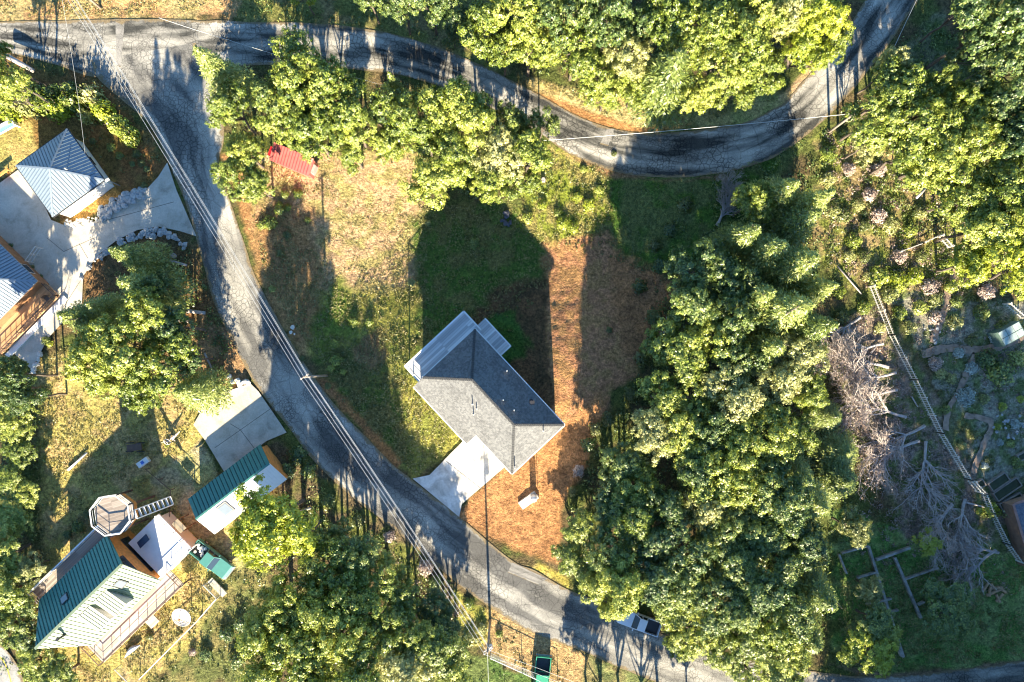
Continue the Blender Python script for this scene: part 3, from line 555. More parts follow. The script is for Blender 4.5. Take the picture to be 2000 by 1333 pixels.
ZT = {
 'between upper road and lawn': ('trees along the upper side of the lawn', [
  (418, 132, 50, 14, 'c'), (450, 215, 44, 12, 'b'), (590, 150, 66, 15, 'b'), (655, 185, 56, 14, 'b'), (545, 235, 46, 12, 'b'), (610, 265, 56, 12, 'b'), (530, 200, 40, 12, 'd'), (690, 250, 46, 11, 'b'), (770, 168, 26, 11, 'c'), (795, 225, 56, 13, 'b'),
  (740, 230, 36, 10, 'd'), (895, 205, 56, 14, 'b'), (925, 250, 52, 13, 'b'), (850, 355, 58, 11, 'b'), (888, 305, 50, 12, 'b'), (975, 300, 52, 12, 'p'), (1032, 300, 50, 12, 'b'), (955, 360, 42, 10, 'b'), (1010, 360, 36, 9, 'b'), (760, 285, 40, 9, 'b'), (690, 305, 34, 8, 'b'),
  (480, 300, 40, 9, 'b'), (465, 350, 46, 9, 'b'), (505, 365, 34, 8, 'b'), (830, 270, 44, 11, 'b'), (640, 230, 44, 13, 'b'), (1060, 245, 28, 10, 'd'), (1000, 240, 34, 11, 'd'), (575, 200, 44, 13, 'd')]),
 'above the upper road curve': ('trees above the curve of the upper road', [
  (945, 55, 52, 14, 'b'), (1005, 30, 56, 15, 'b'), (1035, 90, 52, 13, 'b'), (985, 95, 40, 12, 'b'), (1105, 35, 52, 16, 'd'), (1125, 100, 52, 13, 'b'), (1190, 45, 52, 16, 'd'), (1170, 150, 50, 11, 'b'), (1225, 110, 50, 13, 'p'), (1245, 55, 40, 14, 'd'),
  (1310, 140, 72, 14, 'c'), (1300, 45, 52, 15, 'b'), (1385, 60, 58, 15, 'b'), (1405, 140, 50, 12, 'b'), (1450, 95, 54, 14, 'b'), (1475, 30, 52, 14, 'b'), (1530, 40, 46, 13, 'p'), (1595, 50, 54, 14, 'y'), (1560, 100, 52, 12, 'y'), (1490, 145, 44, 10, 'b'), (1240, 175, 40, 9, 'b'), (1355, 190, 36, 9, 'b'), (1345, 95, 44, 13, 'b'), (1620, 85, 34, 10, 'b'), (1430, 180, 36, 8, 'b'), (1180, 195, 30, 6, 'b'), (1060, 15, 44, 15, 'd'), (1150, 10, 50, 15, 'd')]),
 'on the bank above the upper road': ('trees on the bank above the upper road', [(720, -6, 34, 10, 'd'), (785, 12, 38, 11, 'd'), (840, 8, 44, 12, 'd'), (885, 20, 40, 11, 'd'), (590, -14, 26, 8, 'y'), (885, 70, 20, 5, 'd')]),
 'at the left end of the upper road': ('trees at the left edge beside the upper road', [(12, 150, 44, 14, 'b'), (-12, 110, 36, 13, 'b'), (30, 185, 30, 9, 'b')]),
 'in the shaded corner at the upper right': ('dark trees in the upper right corner', [(1935, 45, 66, 18, 'd'), (1995, 90, 60, 17, 'd'), (1960, 150, 56, 15, 'd'), (1990, 220, 56, 15, 'd'), (1965, 290, 50, 14, 'd'), (1900, 100, 44, 13, 'd'), (2010, 310, 50, 14, 'd'), (1890, 10, 44, 14, 'd')]),
 'right of the upper road': ('trees right of the upper road', [
  (1745, 180, 56, 13, 'b'), (1700, 235, 48, 12, 'b'), (1785, 235, 64, 14, 'b'), (1865, 205, 40, 13, 'b'), (1910, 195, 36, 12, 'b'), (1895, 270, 52, 14, 'b'), (1835, 310, 62, 13, 'b'), (1765, 305, 50, 11, 'b'), (1735, 135, 34, 11, 'p'), (1940, 265, 34, 11, 'b'), (1825, 170, 34, 12, 'b'), (1690, 285, 34, 8, 'p')]),
 'at the right edge above the garden fence': ('trees at the right edge above the garden', [
  (1885, 385, 56, 12, 'b'), (1950, 370, 58, 13, 'b'), (1985, 430, 56, 13, 'b'), (1910, 450, 58, 12, 'b'), (1960, 510, 60, 13, 'y'), (1890, 515, 46, 9, 'y'), (2005, 530, 50, 12, 'b')]),
 'in the wood by the dirt yard': ('trees in the wood right of the dirt yard', [
  (1470, 395, 42, 11, 'b'), (1530, 375, 50, 13, 'c'), (1565, 430, 50, 13, 'c'), (1590, 395, 42, 12, 'c'), (1455, 460, 44, 12, 'c'), (1505, 490, 52, 13, 'c'), (1560, 515, 56, 14, 'c'), (1600, 565, 40, 12, 'c'),
  (1365, 530, 60, 12, 'd'), (1420, 550, 52, 13, 'd'), (1345, 590, 50, 12, 'd'), (1480, 580, 54, 14, 'c'), (1540, 605, 62, 15, 'c'), (1590, 640, 52, 14, 'c'), (1330, 685, 66, 15, 'b'), (1395, 665, 52, 14, 'b'), (1430, 620, 50, 14, 'd'), (1285, 680, 38, 11, 'b'), (1440, 700, 46, 14, 'd'), (1500, 680, 54, 14, 'c'), (1555, 690, 58, 15, 'p'), (1520, 740, 56, 15, 'p'),
  (1435, 780, 64, 16, 'p'), (1360, 780, 50, 14, 'b'), (1295, 780, 50, 13, 'b'), (1270, 845, 52, 13, 'p'), (1325, 850, 56, 14, 'b'), (1385, 840, 46, 14, 'd'), (1575, 770, 44, 14, 'b'), (1440, 870, 52, 15, 'b'), (1500, 845, 58, 15, 'b'), (1550, 850, 44, 14, 'b'), (1400, 920, 66, 16, 'b'), (1445, 950, 54, 15, 'b'), (1370, 990, 44, 13, 'p'),
  (1240, 950, 50, 13, 'b'), (1212, 905, 46, 9, 'd'), (1195, 985, 48, 9, 'd'), (1235, 1010, 50, 13, 'b'), (1132, 1035, 44, 5, 'b'), (1118, 1095, 42, 5, 'b'), (1200, 1070, 50, 11, 'd'), (1270, 1050, 52, 14, 'd'), (1275, 1120, 54, 14, 'd'), (1335, 1070, 56, 14, 'd'), (1215, 1140, 54, 13, 'b'), (1165, 1140, 40, 7, 'b'),
  (1312, 1165, 46, 12, 'b'), (1195, 1185, 30, 7, 'b'), (1318, 1250, 34, 8, 'b'), (1350, 1230, 48, 11, 'b'), (1390, 1170, 54, 14, 'd'), (1400, 1260, 46, 10, 'b'), (1330, 1140, 50, 14, 'd'), (1430, 1100, 58, 15, 'd'), (1480, 1040, 58, 15, 'd'), (1475, 1150, 58, 15, 'd'), (1525, 1100, 54, 14, 'd'), (1530, 980, 56, 15, 'd'), (1490, 930, 50, 15, 'd'), (1560, 930, 46, 13, 'c'), (1590, 985, 54, 13, 'c'),
  (1645, 885, 46, 7, 'c'), (1625, 815, 34, 7, 'c'), (1645, 940, 48, 7, 'c'), (1600, 1165, 56, 13, 'c'), (1545, 1190, 54, 14, 'd'), (1500, 1215, 52, 13, 'b'), (1460, 1250, 50, 11, 'b'), (1530, 1270, 52, 12, 'b'), (1580, 1250, 48, 11, 'c'), (1465, 1310, 48, 10, 'b'), (1530, 1325, 46, 10, 'd'), (1350, 920, 40, 13, 'd'), (1410, 1030, 50, 15, 'd'), (1440, 1190, 50, 14, 'd'), (1300, 985, 46, 14, 'd'), (1570, 1060, 50, 13, 'd')]),
 'beside the ruined foundation': ('trees around the ruined foundation', [(1700, 1270, 46, 6, 'y'), (1705, 1215, 42, 6, 'd'), (1850, 1195, 52, 5, 'd'), (1665, 1030, 36, 8, 'p'), (1700, 1150, 26, 5, 'p'), (1810, 1060, 26, 4, 'y'), (1735, 1235, 30, 5, 'b')]),
 'in the grove below the shop': ('trees in the grove left of the lower road', [
  (535, 1015, 76, 17, 'y'), (500, 1050, 42, 15, 'y'), (590, 1050, 40, 12, 'y'), (695, 1085, 52, 11, 'd'), (640, 1105, 54, 12, 'b'), (735, 1130, 48, 10, 'b'), (685, 1170, 58, 13, 'b'), (785, 1160, 46, 8, 'b'), (620, 1185, 56, 14, 'b'), (560, 1175, 56, 14, 'b'), (520, 1225, 54, 14, 'b'), (590, 1255, 66, 15, 'b'), (665, 1245, 60, 15, 'b'), (740, 1220, 58, 11, 'b'), (800, 1240, 48, 10, 'b'),
  (855, 1260, 58, 9, 'b'), (790, 1300, 58, 11, 'p'), (705, 1310, 58, 15, 'b'), (850, 1185, 38, 7, 'd'), (885, 1315, 46, 8, 'b'), (520, 1300, 56, 14, 'b'), (620, 1325, 56, 14, 'b'), (660, 1050, 38, 8, 'd'), (870, 1230, 40, 7, 'd')]),
 'below the concrete driveway': ('trees between the concrete driveway and the road', [
  (255, 500, 42, 12, 'c'), (275, 560, 56, 13, 'c'), (155, 620, 50, 11, 'c'), (205, 600, 40, 10, 'c'), (300, 615, 52, 15, 'b'), (345, 640, 44, 12, 'd'), (245, 680, 64, 15, 'b'), (185, 695, 50, 13, 'b'), (320, 710, 58, 14, 'b'), (372, 765, 48, 11, 'c'), (285, 760, 44, 12, 'b'), (365, 700, 36, 11, 'd'), (320, 560, 34, 11, 'd'), (215, 745, 38, 10, 'b')]),
 'at the left edge beside the yard': ('trees along the left edge of the yard', [
  (25, 735, 40, 12, 'd'), (60, 775, 34, 10, 'd'), (20, 820, 42, 5, 'b'), (40, 880, 36, 4, 'b'), (10, 940, 42, 4, 'b'), (25, 1010, 36, 4, 'b'), (15, 1080, 46, 6, 'b'), (25, 1150, 50, 6, 'b'), (30, 1215, 48, 6, 'b'), (75, 1290, 42, 5, 'b'), (120, 1320, 44, 5, 'b'), (60, 1240, 36, 5, 'd'), (60, 1110, 34, 5, 'p'), (50, 960, 30, 4, 'b'), (30, 760, 40, 8, 'b'), (-10, 1140, 50, 8, 'b')]),
}
for zone, (grp, lst) in ZT.items():
    for a in lst:
        if zone == 'in the wood by the dirt yard' and a[0] > 1230: a = (a[0], a[1], a[2], a[3] * (0.80 if a[1] > 640 else 1.05) * random.uniform(.85, 1.12), a[4])
        tree(*a, zone, grp)
ZS = {
 'in the hedge row above the hipped pavilion': ('shrubs in the hedge row', [(12, 215, 28, 'y'), (45, 205, 28, 'p'), (80, 202, 28, 'b'), (110, 212, 26, 'y'), (140, 200, 27, 'b'), (175, 185, 28, 'p'), (195, 214, 27, 'y'), (222, 240, 26, 'b'), (248, 265, 24, 'b'), (60, 175, 24, 'd'), (100, 180, 22, 'd'), (135, 175, 22, 'd'), (240, 245, 18, 'b'), (165, 225, 18, 'p')]),
 'on the bare slope right of the pavilion': ('low plants on the bare slope', [(215, 288, 11, 'd'), (232, 304, 10, 'd'), (265, 300, 11, 'w'), (275, 318, 10, 'w'), (258, 320, 8, 'd'), (180, 275, 9, 'w'), (280, 362, 9, 'w'), (285, 330, 8, 'd')]),
 'on the slope left of the dry lawn': ('shrubs on the slope beside the dry lawn', [(555, 380, 11, 'b'), (580, 378, 12, 'b'), (545, 410, 14, 'b'), (525, 435, 18, 'b'), (560, 458, 12, 'w'), (546, 494, 11, 'w'), (600, 430, 8, 'b'), (530, 565, 9, 'c'), (545, 400, 9, 'y'), (510, 440, 12, 'b'), (562, 405, 9, 'y')]),
 'on the lawn beside the house': ('shrubs on the lawn', [(925, 475, 15, 'c'), (803, 552, 12, 'p'), (690, 628, 14, 'b'), (720, 630, 12, 'b'), (655, 705, 16, 'b'), (652, 672, 11, 'b'), (645, 720, 10, 'b'), (835, 435, 9, 'p'), (670, 727, 8, 'b')]),
 'on the green slope below the upper road': ('shrubs on the green slope', [(1128, 385, 14, 'y'), (1150, 400, 18, 'y'), (1100, 435, 18, 'y'), (1120, 445, 16, 'y'), (1170, 370, 12, 'b'), (1090, 415, 12, 'b'), (1200, 300, 8, 'w'), (1060, 400, 14, 'y'), (1030, 425, 16, 'b'), (1140, 330, 10, 'b'), (1340, 400, 22, 'w'), (1310, 450, 20, 'd'), (1280, 480, 18, 'w')]),
 'in the brush right of the wood': ('bushes in the brush right of the wood', [(1620, 300, 22, 'b'), (1660, 330, 18, 'x'), (1620, 350, 20, 'p'), (1650, 420, 20, 'w'), (1700, 380, 18, 'x'), (1740, 440, 22, 'p'), (1780, 450, 18, 'b'), (1720, 540, 28, 'b'), (1755, 550, 28, 'y'), (1790, 540, 22, 'y'), (1740, 575, 22, 'p'), (1690, 500, 18, 'w'), (1820, 560, 22, 'x'), (1860, 560, 18, 'b'), (1830, 620, 20, 'x'), (1930, 570, 22, 'x'), (1660, 500, 16, 'p'), (1720, 330, 18, 'x'), (1650, 270, 18, 'b'), (1690, 440, 16, 'w'), (1630, 410, 22, 'p'), (1670, 470, 20, 'b'), (1640, 570, 18, 'y'), (1700, 540, 16, 'p'), (1720, 420, 20, 'x'), (1760, 500, 20, 'x'), (1800, 500, 16, 'w'), (1690, 600, 18, 'b'), (1850, 520, 18, 'b'), (1800, 415, 16, 'p'), (1680, 400, 16, 'p'), (1645, 620, 16, 'w'), (1720, 640, 16, 'p'), (1760, 610, 18, 'b')]),
 'in the shaded garden at the right edge': ('plants in the shaded garden', [(1890, 775, 24, 's'), (1830, 710, 18, 'x'), (1840, 730, 14, 'p'), (1960, 730, 34, 'd'), (1930, 700, 26, 'd'), (1960, 795, 12, 'y'), (1995, 780, 10, 'y'), (1955, 865, 9, 's'), (1975, 868, 10, 'c'), (1905, 850, 12, 'w'), (1890, 835, 11, 'w'), (1935, 900, 14, 'w'), (1870, 590, 16, 'c'), (1920, 610, 20, 'c'), (1875, 690, 14, 's'), (1840, 770, 10, 'w'), (1925, 910, 10, 's'), (1960, 640, 18, 'c'), (1975, 1000, 20, 'p'), (1830, 585, 22, 'p'), (1800, 600, 20, 'b'), (1870, 630, 20, 'p'), (1780, 640, 18, 'p'), (1900, 665, 16, 'w'), (1945, 660, 14, 's'), (1990, 700, 22, 'c'), (1900, 720, 16, 's'), (1985, 830, 14, 's'), (1925, 780, 14, 'p'), (1950, 835, 10, 'y'), (1860, 740, 14, 'p'), (1850, 800, 12, 'c'), (1880, 870, 12, 'p'), (1990, 905, 16, 'c'), (1940, 1000, 22, 'y'), (1915, 1000, 10, 'y')]),
 'along the lower edge of the dirt yard': ('shrubs along the edge of the dirt yard', [(1150, 870, 20, 'd'), (1165, 840, 18, 'w'), (1190, 820, 20, 'w'), (1120, 960, 14, 'w'), (1130, 920, 16, 'x'), (1190, 645, 9, 'w'), (1255, 700, 22, 'w'), (1280, 620, 22, 'w'), (1235, 770, 20, 'w'), (1250, 560, 20, 'w'), (1290, 520, 22, 'd')]),
 'beside the lower road': ('shrubs beside the lower road', [(580, 890, 24, 'd'), (600, 920, 20, 'd'), (560, 920, 20, 'd'), (640, 980, 18, 'd'), (700, 1020, 18, 'w'), (760, 1050, 16, 'x'), (830, 1110, 20, 'x'), (850, 1140, 18, 'd'), (915, 1180, 14, 'b'), (590, 700, 8, 'w'), (640, 755, 9, 'w'), (940, 1230, 16, 'p'), (920, 1250, 20, 'p'), (975, 1240, 10, 'b')]),
 'in the yard of the green-roofed house': ('shrubs in the yard of the green-roofed house', [(320, 1105, 9, 'y'), (95, 672, 10, 'y'), (88, 665, 11, 'c'), (440, 1240, 20, 'd'), (470, 1220, 22, 'd'), (400, 1280, 18, 'd'), (375, 1275, 10, 'x'), (460, 1290, 22, 'd'), (150, 1030, 16, 'd'), (170, 1005, 14, 'w'), (130, 1045, 12, 'd'), (110, 1210, 0.1, 'w'), (55, 545, 8, 'd'), (62, 522, 7, 'w'), (20, 480, 7, 'd'), (80, 540, 6, 'd'), (250, 1240, 9, 'w'), (290, 1245, 10, 'w'), (325, 870, 7, 'y')]),
}
for zone, (grp, lst) in ZS.items():
    for a in lst:
        if a[2] > 1: shrub(*a, zone, grp, 2.0 if 'hedge' in zone else 0.9)
def word(i, n):
    return ['first', 'second', 'third', 'fourth', 'fifth', 'sixth', 'seventh', 'eighth', 'ninth', 'tenth', 'eleventh', 'twelfth'][i]
def label_plants():
    zones = {}
    for q in PLANTS: zones.setdefault(q[2], []).append(q)
    for zone, L in zones.items():
        x0, x1 = min(q[3] for q in L), max(q[3] for q in L); y0, y1 = min(q[4] for q in L), max(q[4] for q in L)
        cells = {}
        for q in L:
            t, noun, _, px, py, r = q
            if len(L) > 40:
                nx, ny = 3, 5
                vy = ['along its top', 'in its upper part', 'halfway down it', 'in its lower part', 'along its bottom'][min(4, int((py - y0) / (y1 - y0 + 1) * 5))]
                vx = ['left side', 'middle', 'right side'][min(2, int((px - x0) / (x1 - x0 + 1) * 3))]
                pos = vx + ' ' + vy
            elif len(L) > 6:
                a = 'upper' if py < (y0 + y1) / 2 else 'lower'; b = ['left', 'middle', 'right'][min(2, int((px - x0) / (x1 - x0 + 1) * 3))]
                pos = a + ' ' + b + ' part'
            else: pos = ''
            cells.setdefault((noun, pos), []).append(q)
        for (noun, pos), C in cells.items():
            C.sort(key=lambda q: q[3]); n = len(C)
            for i, q in enumerate(C):
                z = zone.replace('in the wood right', 'in wood right')
                if n == 1: lead = noun
                elif n == 2: lead = ('left' if i == 0 else 'right') + ' one of two ' + noun + 's'
                else: lead = ('leftmost ' if i == 0 else 'rightmost ' if i == n - 1 else word(i, n) + ' from left ') + noun
                s = lead + ' ' + z + (', ' + pos if pos else '')
                w = s.split()
                if len(w) > 16: w = [x for x in w if x not in ('the', 'its')]
                if len(w) > 16: w = [x for x in ' '.join(w).replace('broadleaf ', '').replace('one of two', 'of two').replace('between concrete driveway and road', 'by concrete driveway').split()]
                if len(w) > 16: w = [x for x in w if x not in ('tree', 'part', 'down')]
                q[0]['label'] = ' '.join(w[:16])
label_plants()
# ------------------------------------------------------------------ building helpers
def fr(o, u):                          # a local frame: origin, axis direction in the plan, its left normal
    u = Vector((u[0], u[1])).normalized(); v = Vector((-u.y, u.x)); o = Vector(o)
    def P(a, b, z): return Vector((o.x + u.x * a + v.x * b, o.y + u.y * a + v.y * b, z))
    P.u = u; P.v = v; P.ang = math.atan2(u.y, u.x); return P
def fbox(m, P, a0, a1, b0, b1, z0, z1):
    return m.box(P((a0 + a1) / 2, (b0 + b1) / 2, (z0 + z1) / 2), (abs(a1 - a0), abs(b1 - b0), abs(z1 - z0)), P.ang)
def ribs(m, poly, sp=0.45, w=0.05, h=0.05, inset=0.06):
    n = (poly[1] - poly[0]).cross(poly[2] - poly[0]).normalized()
    if n.z < 0: n = -n
    f = Vector((n.x, n.y, 0)); f = (f - n * f.dot(n)).normalized() if f.length > 1e-4 else Vector((1, 0, 0)); g = n.cross(f).normalized()
    o = poly[0]; q = [((p - o).dot(g), (p - o).dot(f)) for p in poly]
    lo, hi = min(a for a, b in q), max(a for a, b in q); k = int((hi - lo) / sp)
    for i in range(1, k + 1):
        x = lo + (hi - lo) * (i / (k + 1)); ys = []
        for j in range(len(q)):
            (ax, ay), (bx, by) = q[j], q[(j + 1) % len(q)]
            if (ax > x) != (bx > x): ys.append(ay + (by - ay) * (x - ax) / (bx - ax))
        if len(ys) >= 2 and max(ys) - min(ys) > 0.3:
            a = o + g * x + f * (min(ys) + inset) + n * h * 0.4; b = o + g * x + f * (max(ys) - 0.01) + n * h * 0.4
            m.beam(a, b, w, h)
def railing(parent, pts, mat, h=1.0, step=1.6, rail=0.09, post=0.08, lo=True, name='railing'):
    m = MB()
    for a, b in zip(pts, pts[1:]):
        L = (b - a).length; k = max(1, round(L / step)); up = Vector((0, 0, h))
        m.beam(a + up, b + up, rail, 0.05)
        if lo: m.beam(a + Vector((0, 0, 0.12)), b + Vector((0, 0, 0.12)), 0.04, 0.04); m.beam(a + up * 0.55, b + up * 0.55, 0.03, 0.03)
        for i in range(k + 1):
            p = a.lerp(b, i / k); m.beam(p, p + up * 0.97, post, post)
    return m.build(name, mat, parent)
def boards(name, c1, c2, ang, w=0.14):
    m, n, l, b = nodes_of(name); tc = n.new('ShaderNodeTexCoord'); mp = n.new('ShaderNodeMapping'); mp.inputs['Rotation'].default_value = (0, 0, -ang)
    l.new(tc.outputs['Object'], mp.inputs[0])
    sx = n.new('ShaderNodeSeparateXYZ'); l.new(mp.outputs[0], sx.inputs[0])
    dv = n.new('ShaderNodeMath'); dv.operation = 'DIVIDE'; dv.inputs[1].default_value = w; l.new(sx.outputs[1], dv.inputs[0])
    fl = n.new('ShaderNodeMath'); fl.operation = 'FLOOR'; l.new(dv.outputs[0], fl.inputs[0])
    cb = n.new('ShaderNodeCombineXYZ'); l.new(fl.outputs[0], cb.inputs[1])
    ml = n.new('ShaderNodeMath'); ml.operation = 'MULTIPLY'; ml.inputs[1].default_value = 0.25; l.new(sx.outputs[0], ml.inputs[0])
    f2 = n.new('ShaderNodeMath'); f2.operation = 'FLOOR'; l.new(ml.outputs[0], f2.inputs[0]); l.new(f2.outputs[0], cb.inputs[0])
    wn = n.new('ShaderNodeTexWhiteNoise'); l.new(cb.outputs[0], wn.inputs[0])
    r = ramp(n, [(0.0, c1), (1.0, c2)]); l.new(wn.outputs[0], r.inputs[0])
    frc = n.new('ShaderNodeMath'); frc.operation = 'FRACT'; l.new(dv.outputs[0], frc.inputs[0])
    gr = ramp(n, [(0.0, (0.25, 0.25, 0.25)), (0.1, (1, 1, 1))]); l.new(frc.outputs[0], gr.inputs[0])
    c = mulc(n, l, r.outputs[0], gr.outputs[0]); l.new(c.outputs[2], b.inputs['Base Color']); b.inputs['Roughness'].default_value = 0.75; return m
def shingles(name, c1, c2):
    m, n, l, b = nodes_of(name); tc = n.new('ShaderNodeTexCoord')
    v = tex(n, l, 'ShaderNodeTexVoronoi', 5.0, tc.outputs['Object']); sp = n.new('ShaderNodeSeparateColor'); l.new(v.outputs['Color'], sp.inputs[0])
    r = ramp(n, [(0.1, c1), (0.9, c2)]); l.new(sp.outputs[0], r.inputs[0])
    t = tex(n, l, 'ShaderNodeTexNoise', 0.5, tc.outputs['Object'], Detail=4.0); r2 = ramp(n, [(0.3, (0.85, 0.85, 0.85)), (0.7, (1.12, 1.12, 1.12))]); l.new(t.outputs[0], r2.inputs[0])
    c = mulc(n, l, r.outputs[0], r2.outputs[0]); l.new(c.outputs[2], b.inputs['Base Color']); b.inputs['Roughness'].default_value = 0.9
    wv = n.new('ShaderNodeTexWave'); wv.wave_type = 'BANDS'; wv.bands_direction = 'Z'; wv.inputs['Scale'].default_value = 3.2; l.new(tc.outputs['Object'], wv.inputs['Vector'])
    bp = n.new('ShaderNodeBump'); bp.inputs['Strength'].default_value = 0.4; bp.inputs['Distance'].default_value = 0.04; l.new(wv.outputs[0], bp.inputs['Height']); l.new(bp.outputs[0], b.inputs['Normal']); return m
WHITE = plain('white_paint', (0.78, 0.77, 0.74), 0.5, var=0.04)
OFFW = plain('off_white_paint', (0.62, 0.60, 0.56), 0.6, var=0.06)
DARK = plain('dark_metal', (0.03, 0.03, 0.035), 0.5, var=0.1)
GREYM = plain('galvanised_metal', (0.42, 0.43, 0.44), 0.4, metal=0.5, var=0.1)
GLASS = plain('window_glass', (0.02, 0.03, 0.04), 0.08, var=0.05, spec=0.8)
SKYL = plain('skylight_glass', (0.14, 0.17, 0.20), 0.1, var=0.05, spec=0.8)
CEDAR = plain('orange_cedar', (0.68, 0.27, 0.07), 0.6, var=0.2, scale=3)
BROWNW = plain('brown_stained_wood', (0.13, 0.075, 0.05), 0.7, var=0.25)
GREYW = plain('weathered_wood', (0.33, 0.30, 0.27), 0.85, var=0.25)
RUB = plain('rubber', (0.02, 0.02, 0.02), 0.8, var=0.1)
def wall_window(parent, m_frame, P, a, b, z0, z1, side, w):       # a window on a wall that runs along the a axis
    f = MB(); fbox(f, P, a - w / 2, a + w / 2, b, b + 0.06 * side, z0, z1); o = f.build('window', m_frame, parent)
    g = MB(); fbox(g, P, a - w / 2 + 0.07, a + w / 2 - 0.07, b + 0.05 * side, b + 0.075 * side, z0 + 0.07, z1 - 0.07); g.build('pane', GLASS, o); return o

# ------------------------------------------------------------------ the new grey house
def new_house():
    ze, zr = 5.0, 7.7; p1, p2, p3 = V(825, 738, ze), V(927, 642, ze), V(1102, 830, ze)
    P = fr((p1.x, p1.y), (p3.x - p2.x, p3.y - p2.y)); Lh = (p3 - p2).length; Wd = abs((p2 - p1).dot(Vector((P.v.x, P.v.y, 0)))); hw = Wd / 2
    t = thing('hip_roof_house', P(Lh / 2, hw, 0), 'new grey shingle hip-roofed house beside white driveway in the middle', 'house')
    sl = (zr - ze) / hw; ex = 1.7; zx = ze - sl * ex; ag = Lh * 0.60
    R1, R2 = P(hw, hw, zr), P(Lh - hw, hw, zr)
    m = MB()
    A, B, C, D = P(0, 0, ze), P(0, Wd, ze), P(Lh, Wd, ze), P(Lh, 0, ze)
    m.slab([A, P(ag, 0, ze), D, R2, R1], 0.16); m.slab([A, R1, B], 0.16); m.slab([B, R1, R2, C], 0.16); m.slab([C, R2, D], 0.16)
    m.slab([P(0, -ex, zx), P(ag, -ex, zx), P(ag, 0, ze), A], 0.16)
    rf = m.build('roof', shingles('grey_shingle', (0.105, 0.105, 0.105), (0.175, 0.175, 0.17)), t)
    c = MB()
    for a, b in ((R1, R2), (R1, B), (R1, A), (R2, C), (R2, D)):
        k = int((b - a).length / 0.24)
        for i in range(k):
            u = a.lerp(b, i / k); v = a.lerp(b, (i + 0.82) / k); up = Vector((0, 0, 0.05)); c.beam(u + up, v + up, 0.3, 0.035)
    c.build('ridge_cap', plain('dark_ridge_shingle', (0.06, 0.06, 0.06), 0.9, var=0.3, scale=8), rf)
    g = MB()
    for a, b in ((A, B), (B, C), (C, D), (D, P(ag, 0, ze)), (P(ag, -ex, zx), P(0, -ex, zx))): 
        dn = Vector((0, 0, -0.12)); ou = (b - a).cross(Vector((0, 0, 1))).normalized() * -0.07; g.beam(a + dn + ou, b + dn + ou, 0.12, 0.12)
    g.build('gutter', WHITE, rf)
    w = MB(); i = 0.55
    fbox(w, P, i, Lh - i, i, Wd - i, -4.5, ze - 0.12); fbox(w, P, i, ag - 0.3, -ex + 0.45, i, -3.5, zx - 0.12); w.build('wall', OFFW, t)
    for a in (Lh * 0.3, Lh * 0.52, Lh * 0.75): wall_window(t, WHITE, P, a, Wd - i, 2.0, 3.6, 1, 1.6)
    for a in (Lh * 0.3, Lh * 0.7): wall_window(t, WHITE, P, a, Wd - i, -1.3, 0.3, 1, 1.5)
    d = MB(); fbox(d, P, ag + 0.8, ag + 5.0, i - 0.06, i, 0.05, 2.5); d.build('garage_door', WHITE, t)
    d = MB(); fbox(d, P, ag - 2.4, ag - 1.4, -ex + 0.38, -ex + 0.45, 0.3, 2.4); o = d.build('door', plain('door_grey', (0.2, 0.2, 0.22), 0.5), t)
    k = MB(); k.dome(P(ag - 1.55, -ex + 0.33, 1.3), 0.06, 0.05, 8, 3); k.build('handle', GREYM, o)
    def vent(px, py, hh, r, mat, n=8):
        z = ze
        for _ in range(5):
            q = V(px, py, z); da = (Vector((q.x, q.y)) - Vector((P(0, 0, 0).x, P(0, 0, 0).y))); a, b = da.dot(P.u), da.dot(P.v)
            z = ze + sl * min(b, Wd - b, a, Lh - a)
        e = MB(); e.cyl((q.x, q.y, z - 0.1), r, hh * 1.25 + 0.1, n); e.cyl((q.x, q.y, z), r * 1.8, 0.06, n); e.build('roof_vent', mat, rf)
    for px, py, hh in ((923, 790, .75), (931, 799, .55), (925, 810, .7), (990, 725, .9), (983, 781, 1.1), (1004, 801, 1.2), (1061, 842, .6), (1005, 912, 1.0)): vent(px, py, hh, 0.06, OFFW)
    vent(1038, 786, 0.22, 0.22, DARK, 12)
    # deck along the upper left end
    zd = 2.3; dk = MB(); fbox(dk, P, -2.75, 0.5, -0.9, Wd + 0.55, zd - 0.2, zd)
    ang = P.ang + math.pi / 2; dk = dk.build('deck', boards('grey_deck_boards', (0.42, 0.42, 0.42), (0.80, 0.79, 0.77), ang, 0.3), t)
    ps = MB()
    for a, b in ((-2.6, -0.8), (-2.6, Wd / 2), (-2.6, Wd + 0.4)): q = P(a, b, 0); ps.beam((q.x, q.y, gz(q.x, q.y) - 0.4), (q.x, q.y, zd - 0.2), 0.18)
    ps.build('post', WHITE, dk)
    railing(dk, [P(0.2, -0.82, zd), P(-2.68, -0.82, zd), P(-2.68, Wd + 0.47, zd), P(0.4, Wd + 0.47, zd)], WHITE, 1.0, 1.9, 0.2, 0.12)
    s2 = MB(); fbox(s2, P, -0.3, 4.6, Wd - 0.5, Wd + 1.9, zd - 0.2, zd - 0.01); s2 = s2.build('balcony', MATS.get('grey_deck_boards') or dk.data.materials[0], t)
    railing(s2, [P(-0.2, Wd + 1.82, zd), P(4.5, Wd + 1.82, zd), P(4.5, Wd - 0.4, zd)], WHITE, 1.0, 1.6, 0.16, 0.1)
    pq = MB()
    for a in (0.2, 4.3): q = P(a, Wd + 1.7, 0); pq.beam((q.x, q.y, gz(q.x, q.y) - 0.4), (q.x, q.y, zd - 0.2), 0.16)
    pq.build('post', WHITE, s2)
    return t
new_house()

